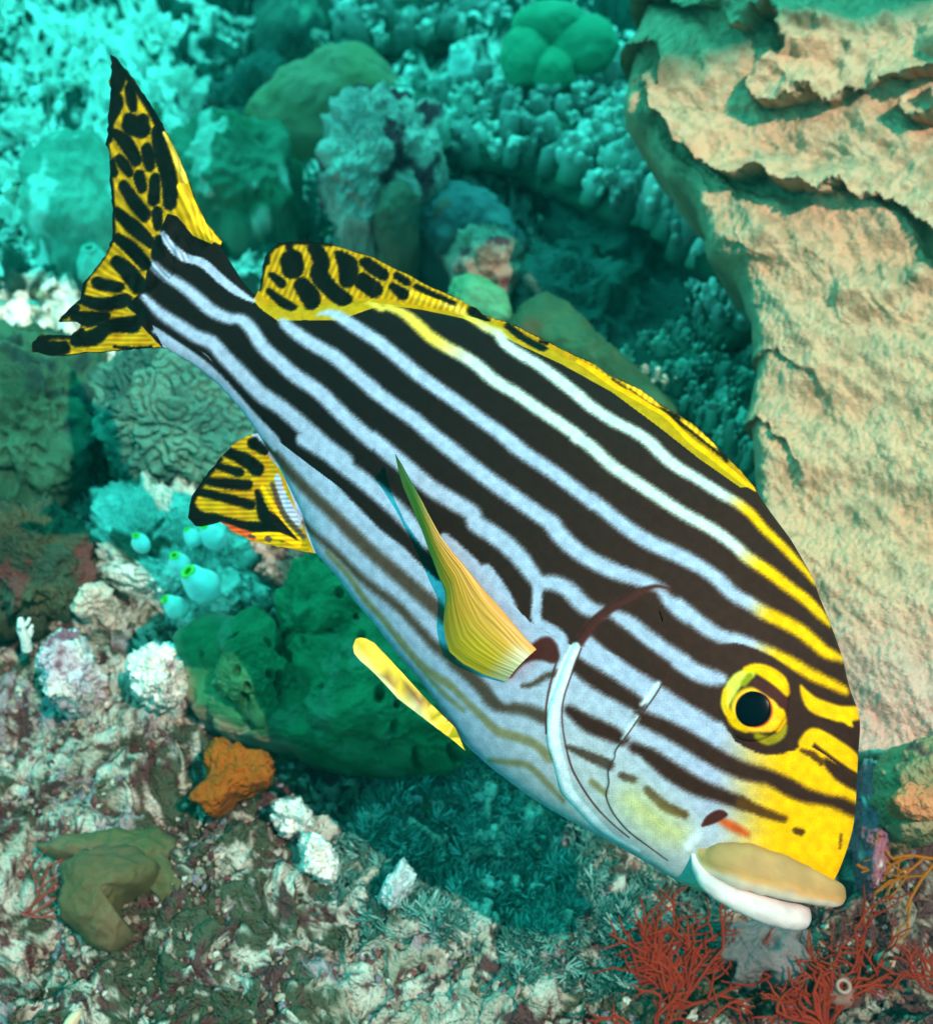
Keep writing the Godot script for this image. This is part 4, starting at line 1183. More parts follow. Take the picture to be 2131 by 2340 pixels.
# a colony of branchlets over a patch of the frame, on its own low mound
func branching_coral(called: String, label: String, group: String, outline: Array, spacing: float, lift: float, tall: float, fat: float, pal: Array, seed_: int, lean: Vector3) -> void:
	var n := (eye.basis * Vector3(0, 0.80, 0.55)).normalized()
	var poly := PackedVector2Array(pairs(outline))
	var lo := Vector2(1e6, 1e6)
	var hi := -lo
	for q in poly:
		lo = lo.min(q)
		hi = hi.max(q)
	var mid := (lo + hi) * 0.5
	var d := reef_depth(mid.y) - lift
	var o := {"amp": 0.022, "freq": 18.0, "seed": seed_, "skirt": 0.10, "around": 90, "rings": 22, "tuck": 0.3, "under": (-eye.basis.z + Vector3.UP * 0.35).normalized()}
	var root := thing(called, label, "coral", Vector3.ZERO, group)
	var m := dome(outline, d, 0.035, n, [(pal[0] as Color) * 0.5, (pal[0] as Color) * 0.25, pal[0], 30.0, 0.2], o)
	root.position = o.centre
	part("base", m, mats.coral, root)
	var kinds := []
	for k in 6:
		kinds.append(branchlet(seed_ * 10 + k, 7, tall, fat, pal))
	var r := RandomNumberGenerator.new()
	r.seed = seed_
	var put: Array[Vector2] = []
	var tries := 0
	while tries < 9000 and put.size() < 290:
		tries += 1
		var q := Vector2(r.randf_range(lo.x, hi.x), r.randf_range(lo.y, hi.y))
		if not inside(poly, q):
			continue
		var ok := true
		for e in put:
			if e.distance_squared_to(q) < spacing * spacing:
				ok = false
				break
		if not ok:
			continue
		put.append(q)
		var p := on_plane(q.x, q.y, o.centre, n)
		var e := 2.0 * absf((q.x - mid.x) / (hi.x - lo.x))
		var up := (Vector3.UP * 1.3 + n * 0.3 + lean + Vector3(r.randf() - 0.5, r.randf() - 0.5, r.randf() - 0.5) * 0.9 + eye.basis.x * (q.x - mid.x) / (hi.x - lo.x) * 0.9).normalized()
		var side := up.cross(Vector3(r.randf() - 0.5, 0.1, r.randf() - 0.5)).normalized()
		var s := r.randf_range(0.55, 1.35)
		var br := part("branch", kinds[r.randi() % 6], mats["branch%d" % (r.randi() % 3)], root)
		br.transform = Transform3D(Basis(side, up, side.cross(up)).scaled(Vector3.ONE * s), p + n * (0.024 * (1.0 - e * e) + r.randf_range(-0.006, 0.010)) - o.centre)

func grow_fan(b: Buf, p: Vector3, dir: Vector3, flat: Vector3, length: float, rad: float, level: int, r: RandomNumberGenerator, col: Color) -> void:
	var pts := PackedVector3Array([p])
	var rads := PackedFloat32Array([rad])
	var steps := 5
	var q := p
	var d := dir
	for k in steps:
		d = (d + Vector3(r.randf() - 0.5, r.randf() - 0.5, r.randf() - 0.5) * 0.55)
		d = (d - flat * d.dot(flat) * 0.6).normalized()
		q += d * length / steps
		pts.append(q)
		rads.append(rad * (1.0 - 0.35 * (k + 1) / steps))
		if level > 0 and k > 0 and r.randf() < 0.85:
			var turn := (1.0 if r.randf() < 0.5 else -1.0) * r.randf_range(0.5, 1.0)
			grow_fan(b, q, d.rotated(flat, turn), flat, length * r.randf_range(0.45, 0.75), rad * 0.72, level - 1, r, col)
	tube(b, pts, rads, 6, col * r.randf_range(0.8, 1.15))

func sea_fan(label: String, where: Vector3, up: Vector3, size: float, stems: int, rad: float, seed_: int, col: Color) -> void:
	var root := thing("sea_fan", label, "sea fan", where, "red sea fans among the rubble")
	var r := RandomNumberGenerator.new()
	r.seed = seed_
	var flat := (eye.basis.z + eye.basis.x * r.randf_range(-0.3, 0.3)).normalized()
	for k in stems:
		var b := Buf.new()
		var a := lerpf(-0.9, 0.9, (k + 0.5) / stems) + r.randf_range(-0.15, 0.15)
		grow_fan(b, Vector3(r.randf_range(-0.3, 0.3) * size * 0.3, 0, 0), up.rotated(flat, a), flat, size * r.randf_range(0.6, 1.0), rad, 2, r, col)
		part("branch", b.mesh(), mats.fan, root)

func lathe(profile: Array, cols: int, c0: Color, c1: Color, from: int, wob: float, seed_: int) -> ArrayMesh:
	var b := Buf.new()
	var f := noise("simplex", seed_)
	for k in profile.size():
		for s in cols:
			var a := TAU * s / cols
			var p := Vector3(cos(a) * profile[k].x, profile[k].y, sin(a) * profile[k].x)
			p += p * wob * f.get_noise_3dv(p * 90.0)
			b.v.append(p)
			b.c.append(c1 if k >= from else c0)
	b.sheet(0, profile.size(), cols, true, Vector3.ZERO, Vector3(0, profile[profile.size() / 3].y, 0))
	return b.mesh()

# a sea squirt: a glassy barrel with an open siphon lined in green
func squirt(label: String, x: float, y: float, size: float, lean: Vector3, skin: Color, lining: Color, lift := 0.0, tall := 1.0, group := "sea squirts on the reef") -> void:
	var d := reef_depth(y) - lift
	var s := size * d * 2.0 * HALF / 2016.0                   # radius in metres
	var t := thing("sea_squirt", label, "sea squirt", at(x, y, d), group)
	var prof := []
	for k in 22:
		var f := k / 21.0
		prof.append(Vector2(s * (0.35 + 0.65 * sin(PI * (0.12 + 0.78 * f))) * (1.0 - 0.25 * f), s * (-1.2 + 2.4 * f) * tall))
	prof.append(Vector2(s * 0.34, s * 1.26 * tall))
	prof.append(Vector2(s * 0.24, s * 1.2 * tall))
	prof.append(Vector2(s * 0.20, s * 0.7 * tall))
	prof.append(Vector2(s * 0.01, s * 0.5 * tall))
	part("body", lathe(prof, 28, skin, lining, 23, 0.10, int(x)), mats.squirt, t)
	var ring := TorusMesh.new()
	ring.inner_radius = s * 0.20
	ring.outer_radius = s * 0.42
	ring.rings = 24
	ring.ring_segments = 10
	var lip_m := StandardMaterial3D.new()
	lip_m.albedo_color = lining.linear_to_srgb()
	lip_m.roughness = 0.5
	var sp := part("siphon", ring, lip_m, t)
	sp.position.y = s * 1.24 * tall
	var up := lean.normalized()
	var side := up.cross(eye.basis.z).normalized()
	if side.length() < 0.1:
		side = eye.basis.x
	t.basis = Basis(side, up, side.cross(up))

func scatter(called: String, label: String, category: String, mesh: Mesh, mat: Material, areas: Array, count: int, size: Vector2, cols: Array, seed_: int, stand: float, sink: float) -> void:
	var n := (eye.basis * Vector3(0, 0.742, 0.670)).normalized()
	var r := RandomNumberGenerator.new()
	r.seed = seed_
	var mm := MultiMesh.new()
	mm.transform_format = MultiMesh.TRANSFORM_3D
	mm.use_colors = true
	mm.mesh = mesh
	mm.instance_count = count
	var total := 0.0
	for a in areas:
		total += a[4]
	for k in count:
		var w := r.randf() * total
		var a: Array = areas[0]
		for e in areas:
			a = e
			w -= e[4]
			if w <= 0.0:
				break
		var x: float = a[0] + a[2] * (r.randf() + r.randf() - 1.0)
		var y: float = a[1] + a[3] * (r.randf() + r.randf() - 1.0)
		var p := ground(x, y)
		var up := (n * stand + Vector3(r.randf() - 0.5, r.randf() - 0.5, r.randf() - 0.5)).normalized()
		var side := up.cross(Vector3(r.randf() - 0.5, r.randf() - 0.5, r.randf() - 0.5)).normalized()
		var s := lerpf(size.x, size.y, pow(r.randf(), 2.2))
		var bs := Basis(side, up, side.cross(up)) * Basis.from_scale(Vector3(r.randf_range(0.6, 1.3), r.randf_range(0.6, 1.2), r.randf_range(0.6, 1.3)) * s)
		mm.set_instance_transform(k, Transform3D(bs, p - n * sink * s))
		var c: Color = cols[r.randi() % cols.size()]
		mm.set_instance_color(k, c * r.randf_range(0.75, 1.2))
	var o := MultiMeshInstance3D.new()
	o.name = called
	o.multimesh = mm
	o.material_override = mat
	add_child(o, true)
	tag(o, label, category, "", "stuff")

func ground(x: float, y: float) -> Vector3:                   # a point of the reef's skin near a sight line (the bulges as in reef_bed)
	var n := (eye.basis * Vector3(0, 0.742, 0.670)).normalized()
	var d := reef_depth(y)
	var p := at(x, y, d)
	var far := smoothstep(1.0, 1.5, d)
	var m1 := noise("fractal", 2).get_noise_3dv(p * 9.0)
	var h := 0.030 * noise("simplex", 1).get_noise_3dv(p * 3.3) + m1 * lerpf(0.035, 0.065, far)
	h -= noise("cell", 3).get_noise_3dv(p * lerpf(26.0, 15.0, far) + Vector3(0, m1, 0)) * lerpf(0.018, 0.036, far)
	for s in range(0, RELIEF.size(), 4):
		var ex: float = (x - RELIEF[s]) / RELIEF[s + 2]
		var ey: float = (y - RELIEF[s + 1]) / RELIEF[s + 2]
		var e := ex * ex + ey * ey
		if e < 5.0:
			h += float(RELIEF[s + 3]) * exp(-e)
	return p + n * h

func make_mats() -> void:
	mats.rock = rough_mat("rock", grain(FastNoiseLite.TYPE_SIMPLEX_SMOOTH, 0.03, 5, 3), 0.09, 0.4)
	for k in 3:
		var tinted := rough_mat("coral_skin", grain(FastNoiseLite.TYPE_CELLULAR, 0.05, 2, 5), 0.04, 0.2, 0.85)
		tinted.albedo_color = Color.WHITE * [1.0, 0.85, 0.7][k]
		tinted.albedo_color.a = 1.0
		mats["branch%d" % k] = tinted
	mats.coral = rough_mat("coral_skin", grain(FastNoiseLite.TYPE_CELLULAR, 0.05, 2, 5), 0.04, 0.2, 0.85)
	mats.soft = rough_mat("soft_skin", grain(FastNoiseLite.TYPE_SIMPLEX_SMOOTH, 0.08, 3, 6), 0.03, 0.09, 0.65)
	mats.fan = rough_mat("fan_skin", grain(FastNoiseLite.TYPE_CELLULAR, 0.08, 1, 7), 0.02, 0.1, 0.8)
	mats.squirt = rough_mat("squirt_skin", grain(FastNoiseLite.TYPE_CELLULAR, 0.1, 1, 9), 0.02, 0.04, 0.4)

func build_corals() -> void:
	var up := Vector3.UP
	var back := eye.basis.z
	var n := (eye.basis * Vector3(0, 0.742, 0.670)).normalized()
	var mid := (n + back * 0.6).normalized()
	# --- far slope
	dome_thing("boulder_coral", "smooth olive boulder coral in front of a dark hollow", "coral", [488, 252, 505, 225, 545, 205, 600, 185, 650, 160, 700, 148, 750, 155, 790, 182, 806, 212, 780, 245, 720, 270, 690, 292, 640, 306, 580, 300, 525, 285, 496, 270], 1.60, 0.09, mid, [lin(0.28, 0.20, 0.10), lin(0.34, 0.22, 0.13), lin(0.30, 0.17, 0.12), 14.0, 0.16], mats.soft, {"amp": 0.014, "freq": 14.0, "seed": 3, "skirt": 0.14})
	dome_thing("rock_pillar", "dark rock pillar with pale green cap at the top edge", "rock", [512, 20, 530, -20, 580, -40, 630, -20, 650, 40, 640, 100, 600, 140, 540, 150, 505, 110, 515, 60], 1.90, 0.10, mid, [lin(0.05, 0.09, 0.07), lin(0.10, 0.15, 0.11), lin(0.16, 0.26, 0.18), 12.0, 0.2], mats.rock, {"amp": 0.02, "freq": 12.0, "seed": 4, "skirt": 0.25})
	dome_thing("rock_knob", "knobbly rock crusted white, pink and maroon with warm light put into its colour above the back fin", "rock", [640, 330, 650, 280, 690, 235, 740, 222, 800, 240, 850, 265, 870, 320, 860, 380, 820, 420, 770, 440, 720, 460, 670, 440, 640, 390], 1.36, 0.085, mid, [lin(0.62, 0.44, 0.38), lin(0.40, 0.27, 0.24), lin(0.16, 0.03, 0.04), 16.0, 0.30], mats.rock, {"amp": 0.026, "freq": 24.0, "gritty": 0.3, "seed": 5, "skirt": 0.14, "around": 120, "rings": 40})  # redder base tone holds the warm light that falls on the knob
	dome_thing("coral_mound", "green coral mound right of the tail fin", "coral", [355, 350, 370, 300, 420, 275, 480, 285, 540, 305, 585, 345, 592, 400, 570, 450, 510, 465, 440, 462, 385, 430, 358, 395], 1.42, 0.09, mid, [lin(0.04, 0.13, 0.07), lin(0.10, 0.20, 0.13), lin(0.44, 0.52, 0.42), 14.0, 0.24], mats.coral, {"amp": 0.024, "freq": 16.0, "seed": 6, "skirt": 0.14, "around": 110, "rings": 36})
	dome_thing("coral_mound", "pale green coral mound left of the tail fin", "coral", [60, 380, 100, 320, 170, 300, 230, 320, 260, 390, 255, 470, 220, 540, 150, 560, 90, 530, 55, 460], 1.40, 0.09, mid, [lin(0.16, 0.30, 0.22), lin(0.30, 0.42, 0.32), lin(0.62, 0.66, 0.56), 15.0, 0.28], mats.coral, {"amp": 0.022, "freq": 12.0, "seed": 7, "skirt": 0.14, "around": 110, "rings": 36})
	for q in [[40, 180, 100, 70, 11], [150, 60, 120, 70, 12], [330, 70, 110, 60, 13], [290, 150, 90, 60, 14], [400, 150, 70, 60, 15], [80, 290, 90, 50, 16], [440, 20, 80, 40, 17], [30, 60, 70, 60, 18], [380, 215, 60, 40, 19], [30, 420, 50, 70, 20], [60, 610, 90, 50, 21], [270, 240, 50, 40, 22]]:
		var ol := []
		var rr := RandomNumberGenerator.new()
		rr.seed = q[4]
		for k in 12:
			var a := TAU * k / 12.0
			var s := rr.randf_range(0.7, 1.15)
			ol.append_array([q[0] + cos(a) * q[2] * s, q[1] + sin(a) * q[3] * s])
		dome_thing("reef_boulder", PALE_LABELS[q[4] - 11], "rock", ol, reef_depth(q[1]) - 0.04, 0.07, mid, [lin(0.85, 0.82, 0.72), lin(0.72, 0.70, 0.60), lin(0.03, 0.08, 0.06), 14.0, 0.40], mats.rock, {"amp": 0.05, "freq": 15.0, "seed": q[4], "skirt": 0.10, "around": 90, "rings": 30}, "pale boulders of the far slope")
	# --- green lobes at the top
	var lobes := thing("lobed_coral", "smooth bright green coral of four fat lobes beside the plate coral", "coral", at(1100, 100, 1.5))
	for q in [[1085, 50, 78, 46, 31], [1035, 112, 52, 62, 32], [1150, 88, 68, 58, 33], [1085, 140, 48, 50, 34]]:
		var dd := 1.5
		var s := dd * 2.0 * HALF / 2016.0
		var l := part("lobe", lump(Basis(eye.basis.x * q[2] * s, eye.basis.y * q[3] * s, eye.basis.z * 50.0 * s), [lin(0.05, 0.26, 0.14), lin(0.08, 0.32, 0.18), lin(0.04, 0.2, 0.11), 14.0, 0.2], q[4], 0.10, 34.0, 44, 60), mats.soft, lobes)
		l.position = at(q[0], q[1], dd) - lobes.position
	var pale := lin(0.62, 0.72, 0.66)
	squirt("white barrel sea squirt standing between the bushy corals at the top", 912, 150, 36, up + back * 0.3 - eye.basis.x * 0.2, pale, lin(0.45, 0.6, 0.5), 0.22, 1.3)
	squirt("pale waisted sea squirt left of the tail fin, upper one of the pair", 122, 425, 26, up + eye.basis.x * 0.15, pale, lin(0.5, 0.65, 0.5), 0.12, 1.1)
	squirt("pale waisted sea squirt left of the tail fin, lower one of the pair", 115, 478, 24, up, pale, lin(0.5, 0.65, 0.5), 0.12, 1.0)
	squirt("small white sea squirt left of the tail fin's middle", 175, 368, 20, up + back, pale, lin(0.55, 0.65, 0.5), 0.13, 0.7)
	squirt("round turquoise sea squirt half hidden behind the tail fin", 185, 525, 38, up + back * 0.4, lin(0.30, 0.55, 0.45), lin(0.2, 0.4, 0.3), 0.13, 0.9)
	# --- branching corals
	var green := [lin(0.06, 0.14, 0.09), lin(0.82, 0.82, 0.72)]
	branching_coral("branching_coral", "large green branching coral spreading from the top to the plate coral", "branching corals behind the fish", [860, 320, 880, 250, 950, 200, 1050, 190, 1150, 165, 1225, 170, 1262, 250, 1340, 330, 1400, 410, 1445, 490, 1455, 570, 1400, 570, 1340, 520, 1280, 470, 1190, 440, 1090, 390, 1000, 350, 920, 340], 26, 0.22, 0.030, 0.0125, green, 3, Vector3.ZERO)
	branching_coral("branching_coral", "bushy coral along the top edge right of the rock pillar", "branching corals behind the fish", [640, 20, 690, -40, 800, -60, 930, -40, 1000, 10, 1010, 70, 960, 120, 880, 110, 800, 120, 720, 110, 660, 90], 27, 0.18, 0.034, 0.0135, green, 4, Vector3.ZERO)
	branching_coral("branching_coral", "small round tuft of branching coral against the plate coral's edge", "branching corals behind the fish", [1370, 600, 1400, 560, 1450, 550, 1490, 590, 1500, 650, 1470, 690, 1410, 690, 1375, 650], 17, 0.20, 0.022, 0.008, green, 5, Vector3.ZERO)
	branching_coral("branching_coral", "low turquoise branching coral above the fish's back", "branching corals behind the fish", [1230, 740, 1290, 700, 1360, 720, 1440, 700, 1500, 730, 1510, 850, 1500, 960, 1440, 930, 1360, 860, 1280, 790], 16, 0.12, 0.017, 0.0058, [lin(0.08, 0.24, 0.17), lin(0.34, 0.50, 0.40)], 6, Vector3.ZERO)
	branching_coral("branching_coral", "stubby pale branching coral in front of the olive boulder coral", "branching corals behind the fish", [800, 230, 850, 200, 900, 240, 960, 270, 940, 320, 870, 330, 820, 300], 22, 0.20, 0.028, 0.0105, [lin(0.18, 0.30, 0.22), lin(0.62, 0.70, 0.60)], 7, Vector3.ZERO)
	# --- the dark hollow behind the back
	var hollow_shade := [lin(0.03, 0.075, 0.06), lin(0.05, 0.10, 0.085), lin(0.10, 0.055, 0.04), 14.0, 0.18]  # shade of the hollows, put into the colour of these added rocks
	dome_thing("shade_rock", "big rock in the hollow under the large branching coral with shade put into its colour", "rock", [1080, 470, 1110, 410, 1180, 420, 1270, 460, 1340, 520, 1380, 580, 1330, 640, 1240, 620, 1150, 580, 1095, 530], 1.36, 0.07, mid, hollow_shade, mats.rock, {"amp": 0.045, "freq": 16.0, "seed": 45, "skirt": 0.12})
	dome_thing("shade_rock", "added rock in painted shade low in the hollow just above the green folded coral", "rock", [1030, 600, 1050, 540, 1110, 530, 1190, 560, 1260, 620, 1290, 690, 1240, 730, 1150, 700, 1070, 660], 1.26, 0.06, mid, hollow_shade, mats.rock, {"amp": 0.045, "freq": 18.0, "seed": 46, "skirt": 0.12})
	dome_thing("shade_rock", "rock in painted shade wedged between the round coral tuft and the plate coral", "rock", [1270, 660, 1300, 600, 1360, 610, 1430, 660, 1500, 690, 1510, 760, 1440, 770, 1350, 750, 1290, 720], 1.24, 0.05, mid, hollow_shade, mats.rock, {"amp": 0.04, "freq": 18.0, "seed": 47, "skirt": 0.12})
	dome_thing("shade_rock", "rock with the shade of the hollow painted on left of the olive boulder coral", "rock", [420, 250, 440, 190, 490, 150, 540, 140, 560, 180, 520, 230, 500, 270, 480, 300, 440, 290], 1.66, 0.05, mid, hollow_shade, mats.rock, {"amp": 0.04, "freq": 16.0, "seed": 48, "skirt": 0.12})
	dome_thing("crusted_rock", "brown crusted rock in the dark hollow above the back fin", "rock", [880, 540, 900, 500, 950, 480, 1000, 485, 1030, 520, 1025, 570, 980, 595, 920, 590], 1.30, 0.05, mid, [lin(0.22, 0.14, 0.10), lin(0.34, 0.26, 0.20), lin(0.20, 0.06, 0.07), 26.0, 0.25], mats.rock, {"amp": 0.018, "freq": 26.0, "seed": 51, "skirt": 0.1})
	dome_thing("sponge", "smooth grey sponge under the knobbly rock", "sponge", [800, 420, 850, 385, 920, 400, 990, 430, 1040, 470, 1020, 520, 950, 500, 880, 500, 820, 470], 1.36, 0.05, mid, [lin(0.16, 0.20, 0.20), lin(0.12, 0.16, 0.17), lin(0.22, 0.12, 0.10), 16.0, 0.22], mats.soft, {"amp": 0.014, "freq": 18.0, "seed": 52, "skirt": 0.1})
	dome_thing("sponge", "small brown round sponge below the knobbly rock", "sponge", [740, 430, 760, 395, 800, 390, 825, 420, 820, 465, 785, 490, 750, 475], 1.30, 0.05, mid, [lin(0.14, 0.09, 0.06), lin(0.18, 0.12, 0.08), lin(0.08, 0.10, 0.08), 16.0, 0.2], mats.soft, {"amp": 0.008, "freq": 22.0, "seed": 53, "skirt": 0.1})
	dome_thing("clam", "green shell edge showing above the fish's back", "clam", [880, 585, 900, 565, 940, 560, 975, 572, 1000, 600, 1010, 640, 960, 650, 900, 640], 1.10, 0.03, mid, [lin(0.04, 0.2, 0.09), lin(0.08, 0.28, 0.15), lin(0.2, 0.36, 0.25), 20.0, 0.2], mats.soft, {"amp": 0.006, "freq": 30.0, "seed": 54, "skirt": 0.08})
	dome_thing("leaf_coral", "dark green folded coral along the fish's back", "coral", [1010, 620, 1080, 600, 1160, 650, 1240, 720, 1300, 790, 1340, 850, 1280, 850, 1180, 790, 1080, 720, 1010, 680], 1.06, 0.03, mid, [lin(0.02, 0.07, 0.035), lin(0.035, 0.10, 0.05), lin(0.06, 0.06, 0.03), 16.0, 0.2], mats.soft, {"amp": 0.012, "freq": 18.0, "seed": 55, "skirt": 0.10})
	# --- left middle
	dome_thing("brain_coral", "round brain coral with winding grooves below the tail", "coral", [195, 830, 200, 760, 245, 715, 310, 692, 390, 700, 450, 745, 500, 810, 530, 880, 500, 940, 430, 968, 340, 965, 255, 945, 205, 900], 1.10, 0.075, mid, [lin(0.05, 0.17, 0.13), lin(0.09, 0.23, 0.17), lin(0.03, 0.10, 0.08), 12.0, 0.3], mats.coral, {"amp": 0.022, "freq": 12.0, "seed": 56, "skirt": 0.10, "around": 230, "rings": 100, "maze": 0.0075, "maze_freq": 75.0})
	dome_thing("pitted_coral", "dark green pitted coral at the left edge under the tail", "coral", [-120, 760, -40, 690, 60, 670, 150, 690, 200, 740, 215, 830, 200, 930, 150, 1000, 60, 1030, -60, 1010, -130, 900], 1.12, 0.09, mid, [lin(0.015, 0.06, 0.035), lin(0.03, 0.11, 0.065), lin(0.015, 0.05, 0.04), 14.0, 0.26], mats.coral, {"amp": 0.030, "freq": 14.0, "seed": 57, "skirt": 0.12, "around": 200, "rings": 80, "pits": 0.009, "holes": 160, "hole": 0.0035})
	dome_thing("pale_mound", "pale turquoise rock under the anal fin with sea squirts on it", "rock", [170, 1060, 200, 980, 280, 950, 370, 970, 440, 1010, 480, 1070, 500, 1150, 540, 1200, 520, 1260, 450, 1260, 370, 1230, 300, 1210, 210, 1150], 1.03, 0.05, mid, [lin(0.50, 0.58, 0.52), lin(0.26, 0.36, 0.31), lin(0.05, 0.09, 0.06), 24.0, 0.32], mats.rock, {"amp": 0.022, "freq": 26.0, "gritty": 0.3, "seed": 58, "skirt": 0.10, "around": 130, "rings": 44})
	dome_thing("shade_rock", "added dark rock standing for shade at the left edge below the pitted coral", "rock", [-100, 1100, -60, 1030, 40, 1010, 120, 1020, 180, 1070, 190, 1140, 150, 1200, 80, 1230, -20, 1240, -90, 1190], 1.0, 0.05, mid, [lin(0.025, 0.05, 0.035), lin(0.05, 0.06, 0.035), lin(0.09, 0.035, 0.03), 22.0, 0.2], mats.rock, {"amp": 0.028, "freq": 24.0, "gritty": 0.3, "seed": 59, "skirt": 0.08, "around": 130, "rings": 44})  # dark dome added where the slope lies in shadow
	var glass := lin(0.66, 0.76, 0.74)
	var lime := lin(0.22, 0.50, 0.03)
	squirt("pale turquoise sea squirt with green mouth just under the anal fin's tip", 418, 1055, 26, up + back * 0.2 - eye.basis.x * 0.5, glass, lime, 0.135, 0.9)
	squirt("small sea squirt left of the one under the anal fin", 378, 1058, 18, up - eye.basis.x * 0.4, glass, lime, 0.135, 0.9)
	squirt("largest pale turquoise sea squirt in the middle of the cluster", 395, 1150, 38, up + back * 0.4 - eye.basis.x * 0.6, glass, lime, 0.135, 0.9)
	squirt("pale turquoise sea squirt with wide green mouth left of the largest one", 352, 1110, 24, up + back * 0.5 - eye.basis.x * 0.2, glass, lime, 0.135, 0.9)
	squirt("lone white sea squirt with green mouth at the foot of the cluster", 344, 1194, 24, up + back * 0.3 - eye.basis.x * 0.9, lin(0.66, 0.74, 0.68), lime, 0.11, 0.9)
	squirt("small pale sea squirt on the left rim of the turquoise rock", 276, 1068, 20, up + back * 0.3 - eye.basis.x * 0.3, glass, lime, 0.135, 0.8)
	# --- green lobed coral under the belly
	var gc := thing("lobed_coral", "broad dark green lobed coral with small holes under the belly", "coral", at(640, 1340, 0.90))
	var gp := [lin(0.016, 0.11, 0.045), lin(0.03, 0.16, 0.07), lin(0.06, 0.15, 0.085), 30.0, 0.24]
	var gi := 0
	for q in [[[365, 1330, 360, 1270, 420, 1230, 500, 1240, 570, 1290, 620, 1380, 700, 1440, 820, 1440, 900, 1460, 880, 1500, 780, 1515, 680, 1500, 580, 1480, 480, 1450, 400, 1400], 0.92, 0.040],
			[[570, 1300, 600, 1240, 670, 1220, 750, 1250, 830, 1330, 890, 1400, 920, 1460, 880, 1500, 760, 1490, 660, 1450, 590, 1390], 0.895, 0.05],
			[[560, 1260, 570, 1180, 610, 1120, 670, 1110, 730, 1160, 770, 1240, 760, 1310, 690, 1330, 610, 1320], 0.93, 0.06],
			[[430, 1330, 450, 1260, 510, 1235, 560, 1270, 580, 1340, 550, 1400, 490, 1410, 445, 1380], 0.90, 0.05]]:
		var oo := {"amp": 0.012, "freq": 16.0, "seed": 71 + gi, "skirt": 0.05, "around": 220, "rings": 84, "pits": 0.010, "holes": 30, "hole": 0.0026, "cobble": 0.006}
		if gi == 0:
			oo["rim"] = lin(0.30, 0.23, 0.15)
		var m := dome(q[0], q[1], q[2], mid, gp, oo)
		var pt := part("lobe", m, mats.soft, gc)
		pt.position = oo.centre - gc.position
		gi += 1
	# --- lit foreground, left
	dome_thing("leather_coral", "brown olive leather coral with a broad curled lobe at lower left", "coral", [118, 1720, 150, 1680, 210, 1665, 270, 1672, 320, 1700, 300, 1745, 250, 1765, 232, 1800, 262, 1838, 230, 1866, 180, 1866, 145, 1830, 125, 1780], 0.80, 0.030, mid, [lin(0.085, 0.07, 0.03), lin(0.12, 0.08, 0.042), lin(0.06, 0.075, 0.035), 16.0, 0.14], mats.soft, {"amp": 0.008, "freq": 22.0, "seed": 81, "skirt": 0.03})
	dome_thing("leather_coral", "brown olive leather coral fold behind the curled lobe", "coral", [75, 1668, 130, 1650, 190, 1648, 240, 1630, 310, 1634, 345, 1655, 352, 1700, 395, 1745, 380, 1780, 330, 1785, 300, 1750, 230, 1720, 150, 1700, 100, 1690], 0.835, 0.022, mid, [lin(0.075, 0.08, 0.033), lin(0.11, 0.09, 0.045), lin(0.06, 0.08, 0.04), 16.0, 0.14], mats.soft, {"amp": 0.010, "freq": 22.0, "seed": 82, "skirt": 0.03})
	dome_thing("sponge", "flat rust orange sponge under the green lobed coral's edge", "sponge", [410, 1466, 450, 1456, 505, 1478, 538, 1500, 532, 1532, 470, 1556, 412, 1602, 380, 1572, 402, 1538, 404, 1500], 0.842, 0.008, mid, [lin(0.26, 0.062, 0.006), lin(0.20, 0.05, 0.005), lin(0.14, 0.035, 0.012), 40.0, 0.14], mats.rock, {"amp": 0.008, "freq": 50.0, "seed": 83, "skirt": 0.03})
	dome_thing("pale_rock", "white lump of dead coral left of the green lobed coral", "rock", [255, 1330, 280, 1290, 320, 1280, 350, 1300, 355, 1350, 330, 1385, 285, 1380], 0.90, 0.03, mid, [lin(0.66, 0.66, 0.60), lin(0.52, 0.52, 0.46), lin(0.3, 0.2, 0.22), 40.0, 0.14], mats.rock, {"amp": 0.010, "freq": 50.0, "gritty": 0.3, "seed": 84, "skirt": 0.04})
	dome_thing("pale_rock", "small white stone right of the leather coral", "rock", [590, 1660, 620, 1645, 655, 1670, 662, 1710, 640, 1735, 605, 1715], 0.83, 0.02, mid, [lin(0.70, 0.66, 0.62), lin(0.58, 0.52, 0.48), lin(0.4, 0.3, 0.3), 50.0, 0.1], mats.rock, {"amp": 0.007, "freq": 70.0, "gritty": 0.3, "seed": 85, "skirt": 0.03})
	dome_thing("pale_rock", "pale pointed stone lying under the belly near the turf", "rock", [745, 1770, 765, 1730, 795, 1690, 812, 1720, 800, 1760, 770, 1790], 0.82, 0.018, mid, [lin(0.40, 0.40, 0.40), lin(0.34, 0.46, 0.46), lin(0.3, 0.3, 0.32), 50.0, 0.1], mats.rock, {"amp": 0.006, "freq": 60.0, "seed": 86, "skirt": 0.03})
	dome_thing("pale_rock", "white block of coral above the small white stone", "rock", [545, 1600, 575, 1580, 605, 1590, 610, 1625, 585, 1640, 550, 1630], 0.86, 0.02, mid, [lin(0.66, 0.66, 0.62), lin(0.5, 0.5, 0.46), lin(0.3, 0.3, 0.3), 50.0, 0.1], mats.rock, {"amp": 0.010, "freq": 60.0, "seed": 87, "skirt": 0.03})
	dome_thing("crusted_rock", "grey lilac knob crusted in pale patches at the left edge", "rock", [80, 1330, 100, 1270, 150, 1250, 185, 1290, 190, 1350, 160, 1390, 110, 1385], 0.92, 0.035, mid, [lin(0.44, 0.40, 0.46), lin(0.54, 0.52, 0.48), lin(0.18, 0.08, 0.11), 30.0, 0.26], mats.rock, {"amp": 0.011, "freq": 46.0, "gritty": 0.3, "seed": 88, "skirt": 0.05})
